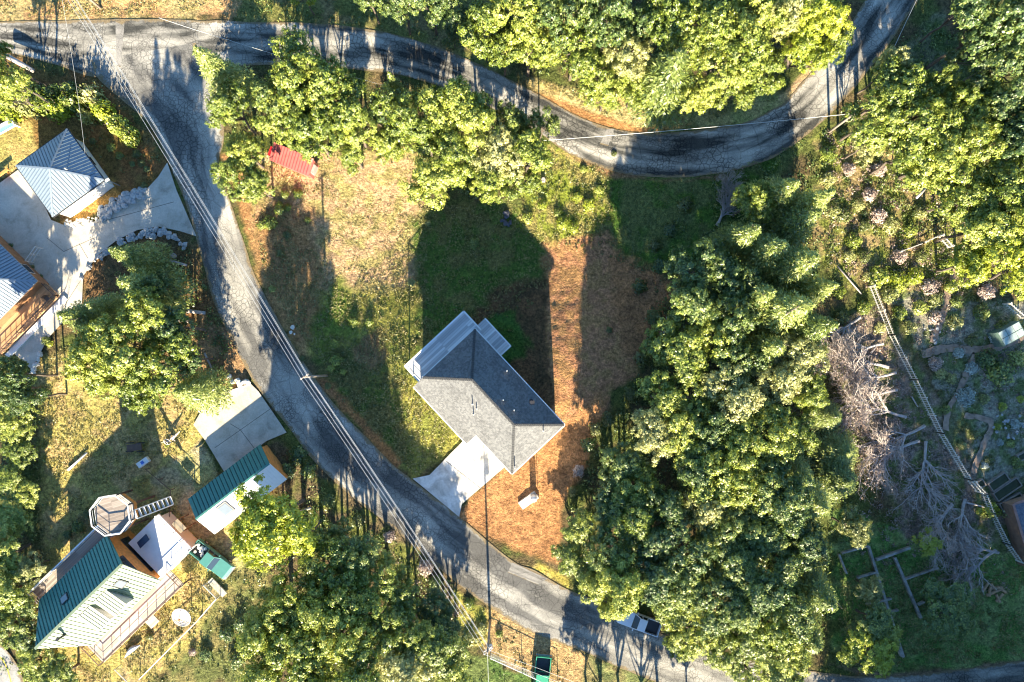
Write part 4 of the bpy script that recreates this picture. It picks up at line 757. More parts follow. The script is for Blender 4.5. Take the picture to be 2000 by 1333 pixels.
# ------------------------------------------------------------------ hip-roofed pavilion, top left
def hip_roof(parent, P, a0, a1, b0, b1, ze, zr, mat, th=0.14, sp=0.42, ridge=0.0):
    hb = (b1 - b0) / 2; m = MB(); A, B, C, D = P(a0, b0, ze), P(a1, b0, ze), P(a1, b1, ze), P(a0, b1, ze)
    if ridge <= 0:
        q = P((a0 + a1) / 2, (b0 + b1) / 2, zr); fs = [[A, B, q], [B, C, q], [C, D, q], [D, A, q]]; caps = [(A, q), (B, q), (C, q), (D, q)]
    else:
        r1, r2 = P((a0 + a1) / 2 - ridge / 2, (b0 + b1) / 2, zr), P((a0 + a1) / 2 + ridge / 2, (b0 + b1) / 2, zr)
        fs = [[A, B, r2, r1], [B, C, r2], [C, D, r1, r2], [D, A, r1]]; caps = [(A, r1), (B, r2), (C, r2), (D, r1), (r1, r2)]
    for f in fs: m.slab(f, th)
    o = m.build('roof', mat, parent); m = MB()
    for f in fs: ribs(m, f, sp, 0.06, 0.07)
    m.build('seam', SEAMD, o); c = MB()
    for a, b in caps: c.beam(a + Vector((0, 0, .04)), b + Vector((0, 0, .04)), 0.22, 0.04)
    c.build('ridge_cap', mat, o); g = MB()
    for a, b in ((A, B), (B, C), (C, D), (D, A)):
        ou = (b - a).cross(Vector((0, 0, 1))).normalized() * 0.07; dn = Vector((0, 0, -0.1)); g.beam(a + ou + dn, b + ou + dn, 0.1, 0.1)
    g.build('gutter', DARK, o); return o
SEAM = plain('blue_grey_seam_metal', (0.25, 0.30, 0.35), 0.45, metal=0.3, var=0.06)
SEAMD = plain('blue_grey_seam_rib', (0.10, 0.14, 0.18), 0.5, var=0.1)
def pavilion():
    ze, zr = 3.3, 5.2; a, b = V(31, 324, ze), V(103, 424, ze); P = fr((a.x, a.y), (b.x - a.x, b.y - a.y)); s = (b - a).length
    t = thing('hip_roof_garage', P(s / 2, s / 2, 0), 'square garage with low blue-grey pyramid metal roof at upper left', 'garage')
    hip_roof(t, P, 0, s, 0, s, ze, zr, SEAM)
    w = MB(); i = 0.45; fbox(w, P, i, s - i, i, s - i, -0.3, ze - 0.1); w.build('wall', WHITE, t)
    d = MB(); fbox(d, P, 1.5, s - 1.5, i - 0.06, i, 0, 2.5); d.build('garage_door', OFFW, t)
    wall_window(t, WHITE, P, s * 0.5, s - i, 1.0, 2.1, 1, 1.4)
    v = MB(); q = P(s * 0.62, s * 0.68, ze + 1.1); v.cyl(q, 0.06, 0.7, 8); v.build('roof_vent', OFFW, t)
    p = thing('floodlight_box', G(210, 352, 2.6), 'small white box standing at the corner of the pyramid-roofed garage', 'box'); m = MB(); q = ORG[p]
    m.box((q.x, q.y, q.z - 1.4), (0.1, 0.1, 2.8)); m.build('post', GREYM, p); m = MB(); m.box((q.x, q.y, q.z + 0.05), (0.55, 0.25, 0.2), 0.5); m.build('lamp_box', WHITE, p)
pavilion()

# ------------------------------------------------------------------ house cut by the left edge
def left_house():
    ze, zr = 3.4, 6.2; c = V(73, 549, ze); d1 = Vector((0 - 71, -(478 - 548))); d2 = Vector((-71, -(630 - 548)))
    P = fr((c.x, c.y), (d1.x, d1.y))              # a runs along the upper right eave, b along the lower right one
    a1, b1 = 12.0, 9.0
    t = thing('metal_roof_house', P(a1 / 2, b1 / 2, 0), 'house with ribbed blue metal hip roof and orange porch, cut by left edge', 'house')
    m = MB(); A, B, C, D = P(0, 0, ze), P(a1, 0, ze), P(a1, b1, ze), P(0, b1, ze); r1, r2 = P(b1 / 2, b1 / 2, zr), P(a1 - b1 / 2, b1 / 2, zr)
    for f in ([A, B, r2, r1], [B, C, r2], [C, D, r1, r2], [D, A, r1]): m.slab(f, 0.14)
    o = m.build('roof', SEAM, t); m = MB()
    for f in ([A, B, r2, r1], [D, A, r1], [C, D, r1, r2], [B, C, r2]): ribs(m, f, 0.42, 0.06, 0.07)
    m.build('seam', SEAMD, o); cp = MB()
    for a, b in ((A, r1), (B, r2), (r1, r2), (C, r2), (D, r1)): cp.beam(a + Vector((0, 0, .05)), b + Vector((0, 0, .05)), 0.22, 0.05)
    cp.build('ridge_cap', SEAM, o)
    w = MB(); i = 0.5; fbox(w, P, i, a1 - i, i, b1 - i, -0.3, ze - 0.1); w.build('wall', plain('brown_cedar', (.26, .13, .06), .7), t)
    wall_window(t, WHITE, P, 3.0, i, 1.0, 2.3, -1, 1.6)
    zd = 0.9; dk = MB(); fbox(dk, P, -1.9, i, 0.4, b1 + 2, zd - 0.2, zd); dk = dk.build('porch', boards('orange_porch_boards', (0.42, 0.23, 0.10), (0.58, 0.34, 0.17), P.ang + math.pi / 2, 0.2), t)
    railing(dk, [P(0.3, 0.45, zd), P(-1.85, 0.45, zd), P(-1.85, b1 + 2, zd)], BROWNW, 1.0, 1.0, 0.12, 0.09)
    st = MB(); fbox(st, P, -2.6, -1.92, 0.2, b1 + 2, 0.06, 0.3); st.build('step', WHITE, dk)
    ch = thing('porch_chair', P(-1.2, 1.6, zd), 'dark wicker chair on the orange porch at the left edge', 'chair')
    m = MB(); fbox(m, P, -1.5, -0.95, 1.3, 1.85, zd + 0.4, zd + 0.47); m.build('seat', BROWNW, ch); m = MB(); fbox(m, P, -1.0, -0.93, 1.3, 1.85, zd + 0.47, zd + 0.95); m.build('backrest', BROWNW, ch)
    for x in (-1.47, -0.98):
        for y in (1.33, 1.82): m = MB(); fbox(m, P, x - .03, x + .03, y - .03, y + .03, zd, zd + 0.4); m.build('leg', BROWNW, ch)
    e = thing('stair_gate', V(75, 500, 0.1), 'small white framed trellis stand on concrete beside the blue-roofed house', 'trellis'); q = ORG[e]
    m = MB(); 
    for dx in (-0.9, 0, 0.9): m.beam(q + Vector((dx * .7, dx, -.1)), q + Vector((dx * .7, dx, 1.6)), 0.09)
    for z in (0.4, 1.0, 1.6): m.beam(q + Vector((-.63, -.9, z)), q + Vector((.63, .9, z)), 0.07)
    m.build('frame', OFFW, e)
left_house()

# ------------------------------------------------------------------ green-roofed house, bottom left
def gable_window(parent, P, a, b0, b1, z0, z1, side):
    f = MB(); fbox(f, P, a, a + 0.07 * side, b0, b1, z0, z1); o = f.build('window', DARK, parent)
    k = 3
    g = MB()
    for i in range(k):
        u = b0 + (b1 - b0) * i / k + 0.07; v = b0 + (b1 - b0) * (i + 1) / k - 0.07; fbox(g, P, a + 0.06 * side, a + 0.085 * side, u, v, z0 + .08, z1 - .08)
    g.build('pane', GLASS, o)
TEAL = plain('green_seam_metal', (0.075, 0.235, 0.20), 0.42, metal=0.3, var=0.08)
TEAL_SUNLIT = plain('green_metal_sunlit_tone', (0.22, 0.27, 0.17), 0.42, metal=0.2, var=0.06)  # same green roof metal, with the sun's glare put into a paler colour
def green_house():
    P = fr((-49.5, -20.7), (-0.718, -0.696))       # b grows to the lower right
    L = 11.6; zn, zr, zs = 5.0, 7.9, 3.7; br, bs = 4.5, 8.5; pr = 2.3
    t = thing('green_roof_house', P(L / 2, 4, 0), 'house with green ribbed gable roof, dormers and long plank deck', 'house')
    m = MB(); f = [P(0, 0, zn), P(L, 0, zn), P(L + pr, br, zr), P(-0.5, br, zr)]; m.slab(f, 0.18); rf = m.build('roof', TEAL, t); m = MB(); ribs(m, f, 0.50, 0.08, 0.08); m.build('seam', plain('teal_seam_rib', (.03, .10, .09), .5), rf)
    m = MB(); f = [P(-0.5, br, zr), P(L + pr, br, zr), P(L, bs, zs), P(0, bs, zs)]; m.slab(f, 0.18); rs = m.build('roof', TEAL_SUNLIT, t); m = MB(); ribs(m, f, 0.56, 0.15, 0.08); m.build('seam', plain('green_seam_rib', (0.20, 0.25, 0.16), .5), rs); rs['label'] = 'green roof slope with sun glare painted in as pale sage'
    c = MB(); c.beam(P(-0.5, br, zr + .05), P(L + pr, br, zr + .05), 0.32, 0.06); c.build('ridge_cap', TEAL_SUNLIT, rs)
    w = MB(); i = 0.5; b0, b1 = 0.45, bs - 0.5
    hz = lambda b: (zn + (zr - zn) * b / br if b < br else zr + (zs - zr) * (b - br) / (bs - br)) - 0.2
    pl = [(b0, -.3), (b1, -.3), (b1, hz(b1)), (br, hz(br)), (b0, hz(b0))]
    va = [P(i, b, z) for b, z in pl] + [P(L - i, b, z) for b, z in pl]
    w.add(va, [(0, 1, 2, 3, 4), (9, 8, 7, 6, 5)] + [(k, k + 5, (k + 1) % 5 + 5, (k + 1) % 5) for k in range(5)]); w.build('wall', CEDAR, t)
    gable_window(t, P, i, 3.2, 5.8, 4.9, 6.0, -1); gable_window(t, P, i, 1.2, 6.8, 1.2, 3.0, -1); gable_window(t, P, L - i, 2.4, 6.4, 4.4, 6.0, 1)
    sn, ss = (zr - zn) / br, (zr - zs) / (bs - br)
    def skylight(a, b, la, lb, side, root):
        z = lambda q: (zn + sn * q) if side < 0 else zr - ss * (q - br)
        k = MB(); k.slab([P(a, b, z(b) + .16), P(a + la, b, z(b) + .16), P(a + la, b + lb, z(b + lb) + .16), P(a, b + lb, z(b + lb) + .16)], 0.2); o = k.build('skylight', DARK, root)
        e = .1; g = MB(); g.slab([P(a + e, b + e, z(b + e) + .19), P(a + la - e, b + e, z(b + e) + .19), P(a + la - e, b + lb - e, z(b + lb - e) + .19), P(a + e, b + lb - e, z(b + lb - e) + .19)], 0.03); g.build('pane', SKYL, o)
    skylight(7.6, 1.9, 1.1, 0.9, -1, rf); skylight(1.5, 5.4, 1.1, 0.9, 1, rs)
    for a in (3.4, 6.1):                            # two low shed dormers on the sunny slope
        wd = 2.1; b0, b1 = br + 0.75, bs - 0.4; z0, z1 = zr - ss * .75 + .16, zr - ss * .75 - .75
        m = MB(); q = [P(a, b0, z0), P(a + wd, b0, z0), P(a + wd, b1, z1), P(a, b1, z1)]; m.slab(q, 0.1); o = m.build('dormer', plain('cream_roof_metal', (.42, .41, .33), .45, var=.05), rs)
        m = MB(); ribs(m, q, .5, .08, .06); m.build('seam', MATS['green_seam_rib'], o)
        k = MB(); e = .12; k.add([P(a + e, b0, z0 - .1), P(a + e, b1 - e, z1 - .1), P(a + e, b1 - e, zs), P(a + wd - e, b0, z0 - .1), P(a + wd - e, b1 - e, z1 - .1), P(a + wd - e, b1 - e, zs)], [(0, 1, 2), (5, 4, 3), (1, 4, 5, 2), (0, 3, 4, 1)]); k.build('dormer_wall', OFFW, o)
    v = MB(); q = P(L - 0.6, 5.6, zr - ss * 1.1); v.cyl(q - Vector((0, 0, .2)), 0.13, 1.5, 10); v.cyl(q + Vector((0, 0, 1.3)), 0.2, 0.25, 10); v.build('chimney', DARK, rs)
    # decks
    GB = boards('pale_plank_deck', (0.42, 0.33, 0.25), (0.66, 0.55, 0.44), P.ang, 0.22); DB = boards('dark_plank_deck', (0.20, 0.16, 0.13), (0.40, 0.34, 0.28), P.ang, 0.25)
    z = 2.4; m = MB(); fbox(m, P, -1.0, L + 1.6, bs - 0.6, bs + 2.3, z - .2, z); o = m.build('deck', GB, t)
    m2 = MB(); fbox(m2, P, L + 0.0, L + 1.6, br, bs - 0.62, z - .2, z - .005); m2.build('deck_corner', GB, o)
    railing(o, [P(-0.95, bs - .4, z), P(-0.95, bs + 2.25, z), P(L + 1.55, bs + 2.25, z), P(L + 1.55, br, z)], BROWNW, 1.0, 1.5, 0.12, 0.09)
    m = MB(); fbox(m, P, 4.6, 6.0, bs + 2.3, bs + 3.4, z - .5, z - .25); m.build('step', GB, o)
    pm = MB()
    for a in (-.8, 3, 7, L + 1.4): pm.beam(P(a, bs + 2.1, -.4), P(a, bs + 2.1, z - .2), 0.16)
    pm.build('post', BROWNW, o)
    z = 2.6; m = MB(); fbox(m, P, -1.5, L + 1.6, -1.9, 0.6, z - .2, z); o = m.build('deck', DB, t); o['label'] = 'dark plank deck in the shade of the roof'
    railing(o, [P(-1.45, -1.85, z), P(L + 1.55, -1.85, z), P(L + 1.55, 0.5, z)], WHITE, 1.0, 1.8, 0.16, 0.09)
    # white-floored roof terrace at the upper right gable
    zt = 2.9; m = MB(); ta, tb = -5.2, 0.1
    fbox(m, P, ta, tb, 2.2, 8.3, zt - .25, zt); o = m.build('terrace', plain('white_membrane', (0.72, 0.72, 0.74), 0.5, var=0.04), t)
    m = MB(); fbox(m, P, ta + .2, tb - .1, 2.5, 8.1, -.3, zt - .25); m.build('terrace_wall', OFFW, o)
    railing(o, [P(tb - .1, 8.25, zt), P(ta + .05, 8.25, zt), P(ta + .05, 2.3, zt)], WHITE, 1.0, 1.5, 0.12, 0.08)
    m = MB(); m.slab([P(-2.6, 3.0, zt + .5), P(-1.0, 3.0, zt + .5), P(-1.0, 3.9, zt + .85), P(-2.6, 3.9, zt + .85)], 0.05); pn = m.build('solar_panel', plain('solar_cell_blue', (0.03, 0.05, 0.10), 0.2, var=.1), o)
    m = MB(); fbox(m, P, -2.4, -2.3, 3.6, 3.7, zt, zt + .7); fbox(m, P, -1.3, -1.2, 3.6, 3.7, zt, zt + .7); m.build('bracket', GREYM, pn)
    bx = thing('patio_table', P(-5.0, 5.3, 1.0), 'brown square table beside the white terrace of the green-roofed house', 'table'); m = MB(); fbox(m, P, -6.5, -5.5, 4.3, 5.9, zt - 0.1, zt); m.build('table_top', plain('tan_table', (.30, .24, .16), .6), bx)
    for x in (-6.4, -5.6):
        for y in (4.4, 5.8): m = MB(); fbox(m, P, x - .05, x + .05, y - .05, y + .05, -.1, zt - .1); m.build('leg', BROWNW, bx)
    return P, t
GHP, GH = green_house()
def lookout():
    zt = 5.7; c = V(224, 1004, zt); r = 2.5; t = thing('lookout_deck', (c.x, c.y, 0), 'raised eight-sided lookout deck with white rail on posts above the yard', 'lookout')
    oc = [Vector((c.x + r * math.cos(R(22.5 + 45 * k + 8)), c.y + r * math.sin(R(22.5 + 45 * k + 8)), zt)) for k in range(8)]
    m = MB(); m.slab(oc, 0.25); m.build('deck', boards('lookout_boards', (0.20, 0.16, 0.13), (0.36, 0.30, 0.25), 0.3, 0.18), t)
    m = MB(); sk = [Vector((c.x + (p.x - c.x) * .94, c.y + (p.y - c.y) * .94, zt - .25)) for p in oc]; m.slab(sk, 0.9); m.build('skirt', CEDAR, t)
    railing(t, oc + [oc[0]], WHITE, 1.05, 1.3, 0.16, 0.10)
    for k in range(0, 8, 2):
        q = oc[k]; m = MB(); q = Vector((c.x + (q.x - c.x) * .85, c.y + (q.y - c.y) * .85, 0)); m.beam((q.x, q.y, -.4), (q.x, q.y, zt - 1.1), 0.22); m.build('leg', BROWNW, t)
    m = MB(); q = Vector((c.x + 1.2, c.y + 1.0, zt)); w = Vector((c.x + 5.2, c.y + 1.7, 0))
    st = Vector((c.x + 2.5, c.y - 0.1, zt - .1)); en = Vector((c.x + 5.4, c.y + 1.0, 2.6)); sd = Vector((-.35, .93, 0)) * .55
    for e in (-1, 1): m.beam(st + sd * e, en + sd * e, .12, .25)
    for k in range(9): f = st.lerp(en, k / 8); m.beam(f - sd, f + sd, .28, .05)
    m.build('stairs', OFFW, t)
lookout()

# ------------------------------------------------------------------ shop beside the driveway, red shed
def shop():
    ze, zr = 2.5, 4.0; a, b = V(367, 975, ze), V(508, 868, ze); P = fr((a.x, a.y), (b.x - a.x, b.y - a.y)); L = (b - a).length; w = -5.6   # b negative = lower right
    t = thing('workshop', P(L / 2, w / 2, 0), 'narrow workshop with teal ribbed roof beside the shaded concrete driveway', 'workshop')
    m = MB(); f = [P(0, 0, ze), P(L, 0, ze), P(L, w / 2, zr), P(0, w / 2, zr)]; m.slab(f, .15); rf = m.build('roof', TEAL, t); m = MB(); ribs(m, f, .55, .08, .08); m.build('seam', MATS['teal_seam_rib'], rf)
    m = MB(); f = [P(0, w / 2, zr), P(L, w / 2, zr), P(L, w, ze), P(0, w, ze)]; m.slab(f, .15); ribs(m, f, .42, .04, .03); rs = m.build('roof', plain('teal_metal_sun_glare', (.74, .74, .73), .4, var=.04), t); rs['label'] = 'teal roof slope with sun glare painted in as white, with a skylight'  # sunny slope coloured white to stand for sun glare on the teal metal
    c = MB(); c.beam(P(0, w / 2, zr + .04), P(L, w / 2, zr + .04), .25, .05); c.build('ridge_cap', TEAL, rf)
    m = MB(); i = .3; pl = [(-i, -.3), (w + i, -.3), (w + i, ze - .08), (w / 2, zr - .2), (-i, ze - .08)]; va = [P(i, y, z) for y, z in pl] + [P(L - i, y, z) for y, z in pl]
    m.add(va, [(0, 1, 2, 3, 4), (9, 8, 7, 6, 5)] + [(k, k + 5, (k + 1) % 5 + 5, (k + 1) % 5) for k in range(5)]); m.build('wall', CEDAR, t)
    z = lambda y: zr - (zr - ze) * (y - w / 2) / (w / 2)
    k = MB(); k.slab([P(2.7, -3.2, z(-3.2) + .15), P(4.2, -3.2, z(-3.2) + .15), P(4.2, -4.8, z(-4.8) + .15), P(2.7, -4.8, z(-4.8) + .15)], .2); o = k.build('skylight', DARK, rs)
    k = MB(); k.slab([P(2.85, -3.4, z(-3.4) + .18), P(4.05, -3.4, z(-3.4) + .18), P(4.05, -4.6, z(-4.6) + .18), P(2.85, -4.6, z(-4.6) + .18)], .03); k.build('pane', SKYL, o)
    d = MB(); fbox(d, P, 3, 6, -i, -i + .06, 0, 2.6); d.build('garage_door', OFFW, t)
shop()
def red_shed():
    h = 2.3; a, b = G(526, 311, h - .3), G(606, 346, h - .3); P = fr((a.x, a.y), (b.x - a.x, b.y - a.y)); L = (b - a).length; z0 = gz(a.x, a.y); w = 2.1
    t = thing('red_shed', P(L / 2, w / 2, z0), 'long narrow red shed with ribbed red roof under the trees', 'shed')
    RED = plain('red_metal', (.5, .13, .11), .4, metal=.2, var=.12); m = MB(); f = [P(0, -.1, z0 + h - .3), P(L, -.1, z0 + h - .3), P(L, w, z0 + h + .35), P(0, w, z0 + h + .35)]
    m.slab(f, .08); rf = m.build('roof', RED, t); m = MB(); ribs(m, f, .4, .09, .07); m.build('seam', plain('dark_red_rib', (.26, .05, .05), .5), rf)
    m = MB(); fbox(m, P, .1, L - .1, .1, w - .1, z0 - .3, z0 + h - .42); m.build('wall', RED, t)
    m = MB(); fbox(m, P, L - .1, L + .12, .5, w - .5, z0 + .3, z0 + h - .6); m.build('door', GREYW, t)
    m = MB(); m.box(P(-.2, 1.0, z0 + h - .5), (.5, 1.2, .4), P.ang); o = m.build('shed_hood', plain('bright_red_plastic', (.55, .02, .03), .3), t)
red_shed()

# ------------------------------------------------------------------ right edge: greenhouse, brown house corner, raised beds
def right_edge():
    h = 2.0; c = G(1978, 652, h); z0 = gz(c.x, c.y); P = fr((c.x, c.y), (1, .55))
    t = thing('cold_frame', P(0, 0, z0), 'small glazed cold frame with pale panes at the right edge of garden', 'cold frame')
    m = MB(); fbox(m, P, -1.6, 1.6, -1.0, 1.0, z0 - .2, z0 + h - .2); m.build('base', plain('dull_green_boards', (.10, .16, .13), .7), t)
    m = MB()
    for i in range(3):
        for j in range(2): fbox(m, P, -1.5 + i * 1.0 + .04, -1.5 + i + .96, -.95 + j * .95 + .04, -.95 + j * .95 + .91, z0 + h - .19, z0 + h - .12)
    m.build('pane', plain('milky_glass', (.35, .42, .38), .25), t)
    h = 3.2; c = G(1978, 985, h); z0 = gz(c.x, c.y); P = fr((c.x, c.y), (1, .3)); t = thing('brown_house', P(4, -4, z0), 'corner of brown-trimmed house at the right edge below the raised beds', 'house')
    m = MB(); fbox(m, P, .5, 9, -9, -.5, z0 - .3, z0 + h - .1); m.build('wall', plain('brown_wall', (.26, .15, .10), .7), t)
    m = MB(); fbox(m, P, 0, 9.5, -9.5, 0, z0 + h - .1, z0 + h); m.build('roof', shingles('slate_shingle', (.08, .09, .12), (.15, .16, .19)), t)
    m = MB(); m.beam(P(0, -9.5, z0 + h + .05), P(0, 0, z0 + h + .05), .3, .1); m.beam(P(.15, 0, z0 + h + .05), P(9.5, 0, z0 + h + .05), .3, .1); m.build('roof_trim', plain('red_brown_trim', (.30, .15, .11), .6), t)
    BED = plain('bed_timber', (.24, .20, .17), .8)
    bl = ['topmost', 'second from top', 'third from top', 'fourth from top', 'lowest']
    for k, (a, b, d) in enumerate([((1928, 945), (1962, 922), 20), ((1938, 964), (1985, 932), 20), ((1950, 985), (1992, 962), 20), ((1918, 935), (1926, 948), 14), ((1985, 890), (2020, 872), 14)]):
        p, q = G(*a, .3), G(*b, .3); u = (q - p); L = u.length; P = fr((p.x, p.y), (u.x, u.y)); z = gz(p.x, p.y); wd = d / 15.0
        t = thing('raised_bed', P(L / 2, -wd / 2, z), bl[k] + ' timber-edged raised bed in the garden by right edge' if k < 4 else 'timber-edged bed at the right edge, upper of the group', 'raised bed', 'timber raised beds')
        m = MB(); fbox(m, P, 0, L, -.12, 0, z - .2, z + .45); fbox(m, P, 0, .12, -wd, -.121, z - .2, z + .45); fbox(m, P, L - .12, L, -wd, -.121, z - .2, z + .45); fbox(m, P, .121, L - .121, -wd, -wd + .12, z - .2, z + .45); m.build('frame', BED, t)
        m = MB(); fbox(m, P, .12, L - .12, -wd + .12, -.12, z - .2, z + .3); m.build('soil', plain('dark_soil', (.05, .06, .03), .95), t)
right_edge()

# ------------------------------------------------------------------ picket fences on the right
def picket_fence(pts, h, label, mat, sp=0.33, group=None):
    W2 = [G(*p) for p in pts]; c = W2[0]; t = thing('picket_fence', c, label, 'fence', group)
    pk = MB(); rl = MB(); up = Vector((0, 0, 1))
    for a, b in zip(W2, W2[1:]):
        L = (b - a).length; n = max(2, int(L / sp)); k = max(1, int(L / 2.4))
        for i in range(n): 
            p = a.lerp(b, (i + .5) / n); p.z = gz(p.x, p.y); pk.beam(p - up * .1, p + up * (h + random.uniform(-.06, .06)), .09, .05)
        for i in range(k):
            p, q = a.lerp(b, i / k), a.lerp(b, (i + 1) / k); p.z = gz(p.x, p.y); q.z = gz(q.x, q.y)
            for z in (.3, h - .25): rl.beam(p + up * z, q + up * z, .06, .1)
        for i in range(k + 1):
            p = a.lerp(b, i / k); p.z = gz(p.x, p.y); m = MB(); m.beam(p - up * .4, p + up * (h + .08), .14); m.build('post', mat, t)
    pk.build('pickets', mat, t); rl.build('rail', mat, t); return t
FW = plain('silvered_fence_wood', (.72, .67, .58), .8, var=.2)
picket_fence([(1697, 560), (1735, 655), (1780, 742), (1830, 845), (1885, 935), (1905, 960)], 1.5, 'long pale picket fence running diagonally past the fallen trees', FW)
picket_fence([(1893, 938), (1915, 962), (1930, 1000), (1960, 1060), (1985, 1095)], 1.4, 'lower picket fence continuing toward the bottom right garden', FW)
picket_fence([(1752, 494), (1795, 478), (1832, 461)], 1.1, 'low pale fence edge crossing the brush above the picket fence', FW, .5)
picket_fence([(1830, 462), (1850, 484)], 1.4, 'short stub of picket fence at the brush by the trees', FW)
picket_fence([(1960, 594), (1992, 622)], 1.4, 'short picket fence above the cold frame at the right edge', FW)

# ------------------------------------------------------------------ yard fence, satellite dish, lower left
def wire_fence(pts, h, label, sp=2.4, slat=None):
    W2 = [G(*p) for p in pts]; t = thing('wire_fence', W2[0], label, 'fence'); up = Vector((0, 0, 1)); r = MB(); w = MB()
    for a, b in zip(W2, W2[1:]):
        L = (b - a).length; k = max(1, int(L / sp)); r.tube([a + up * h, b + up * h], .045, 6)
        for z in np.arange(.15, h - .1, .3): w.tube([a + up * z, b + up * z], .008, 4)
        n = int(L / .3)
        for i in range(n): p = a.lerp(b, i / n); w.tube([p + up * .1, p + up * (h - .02)], .008, 4)
        for i in range(k + 1): p = a.lerp(b, i / k); m = MB(); m.tube([p - up * .3, p + up * (h + .06)], .05, 6); m.build('post', GREYM, t)
    r.build('rail', WHITE, t); w.build('wire_mesh', GREYM, t)
wire_fence([(283, 1318), (345, 1255), (395, 1205), (432, 1162)], 1.5, 'wire fence with white top rail along the lower left yard')
wire_fence([(432, 1162), (407, 1137)], 1.5, 'short end of wire fence turning up beside the satellite dish')
wire_fence([(235, 1300), (275, 1340)], 1.3, 'low wire fence at the bottom edge below the plank deck')
wire_fence([(958, 1275), (1020, 1303), (1090, 1336)], 1.8, 'wire fence with white rail beside the green pickup at the bottom')
p = G(420, 1150, .02); t = thing('concrete_strip', p, 'narrow pale concrete strip lying along the end of the wire fence', 'kerb'); m = MB(); a, b = G(405, 1135), G(434, 1165); m.beam(a + Vector((.4, .2, .1)), b + Vector((.4, .2, .1)), .8, .25); m.build('slab', CONC, t)
def dish():
    b = G(374, 1190); t = thing('satellite_dish', b, 'large white mesh satellite dish on a pole in the lower left yard', 'satellite dish'); top = b + Vector((0, 0, 2.2))
    m = MB(); m.tube([b - Vector((0, 0, .4)), top], .07, 8); m.build('pole', GREYM, t)
    ax = Vector((-.10, -.25, 1)).normalized(); e1 = ax.cross(Vector((1, 0, 0))).normalized(); e2 = ax.cross(e1); r = 1.25; m = MB(); n = 28; c0 = top + ax * .1
    def pt(q, k): an = 2 * math.pi * k / n; return c0 + (e1 * math.cos(an) + e2 * math.sin(an)) * q + ax * (q * q / (4 * .95))
    rings = [.15, .35, .55, .75, .95, 1.12, 1.25]
    for q in rings: m.tube([pt(q, k) for k in range(n + 1)], .022, 4)
    for k in range(n): m.tube([pt(q, k) for q in rings], .02, 4)
    ps = [pt(q * .999, k) for q in rings for k in range(n)]
    m.build('mesh_bowl', WHITE, t); k = MB(); k2 = c0 + ax * .95
    for an in (0, 9, 18): k.tube([pt(1.2, an), k2], .025, 4)
    k.cyl(k2 - Vector((0, 0, .15)), .13, .25, 10); k.build('feed_horn', plain('rusty_orange', (.5, .2, .08), .7), t)
    g, gn, gl, gb = nodes_of('perforated_white_mesh'); gb.inputs['Base Color'].default_value = (.75, .74, .72, 1); gb.inputs['Alpha'].default_value = .55; gb.inputs['Roughness'].default_value = .6
    s = MB(); rr = [.05] + rings; s.add([pt(x, k) - ax * .02 for x in rr for k in range(n)], [(i * n + k, i * n + (k + 1) % n, (i + 1) * n + (k + 1) % n, (i + 1) * n + k) for i in range(len(rr) - 1) for k in range(n)]); s.build('reflector', g, t, True)
dish()

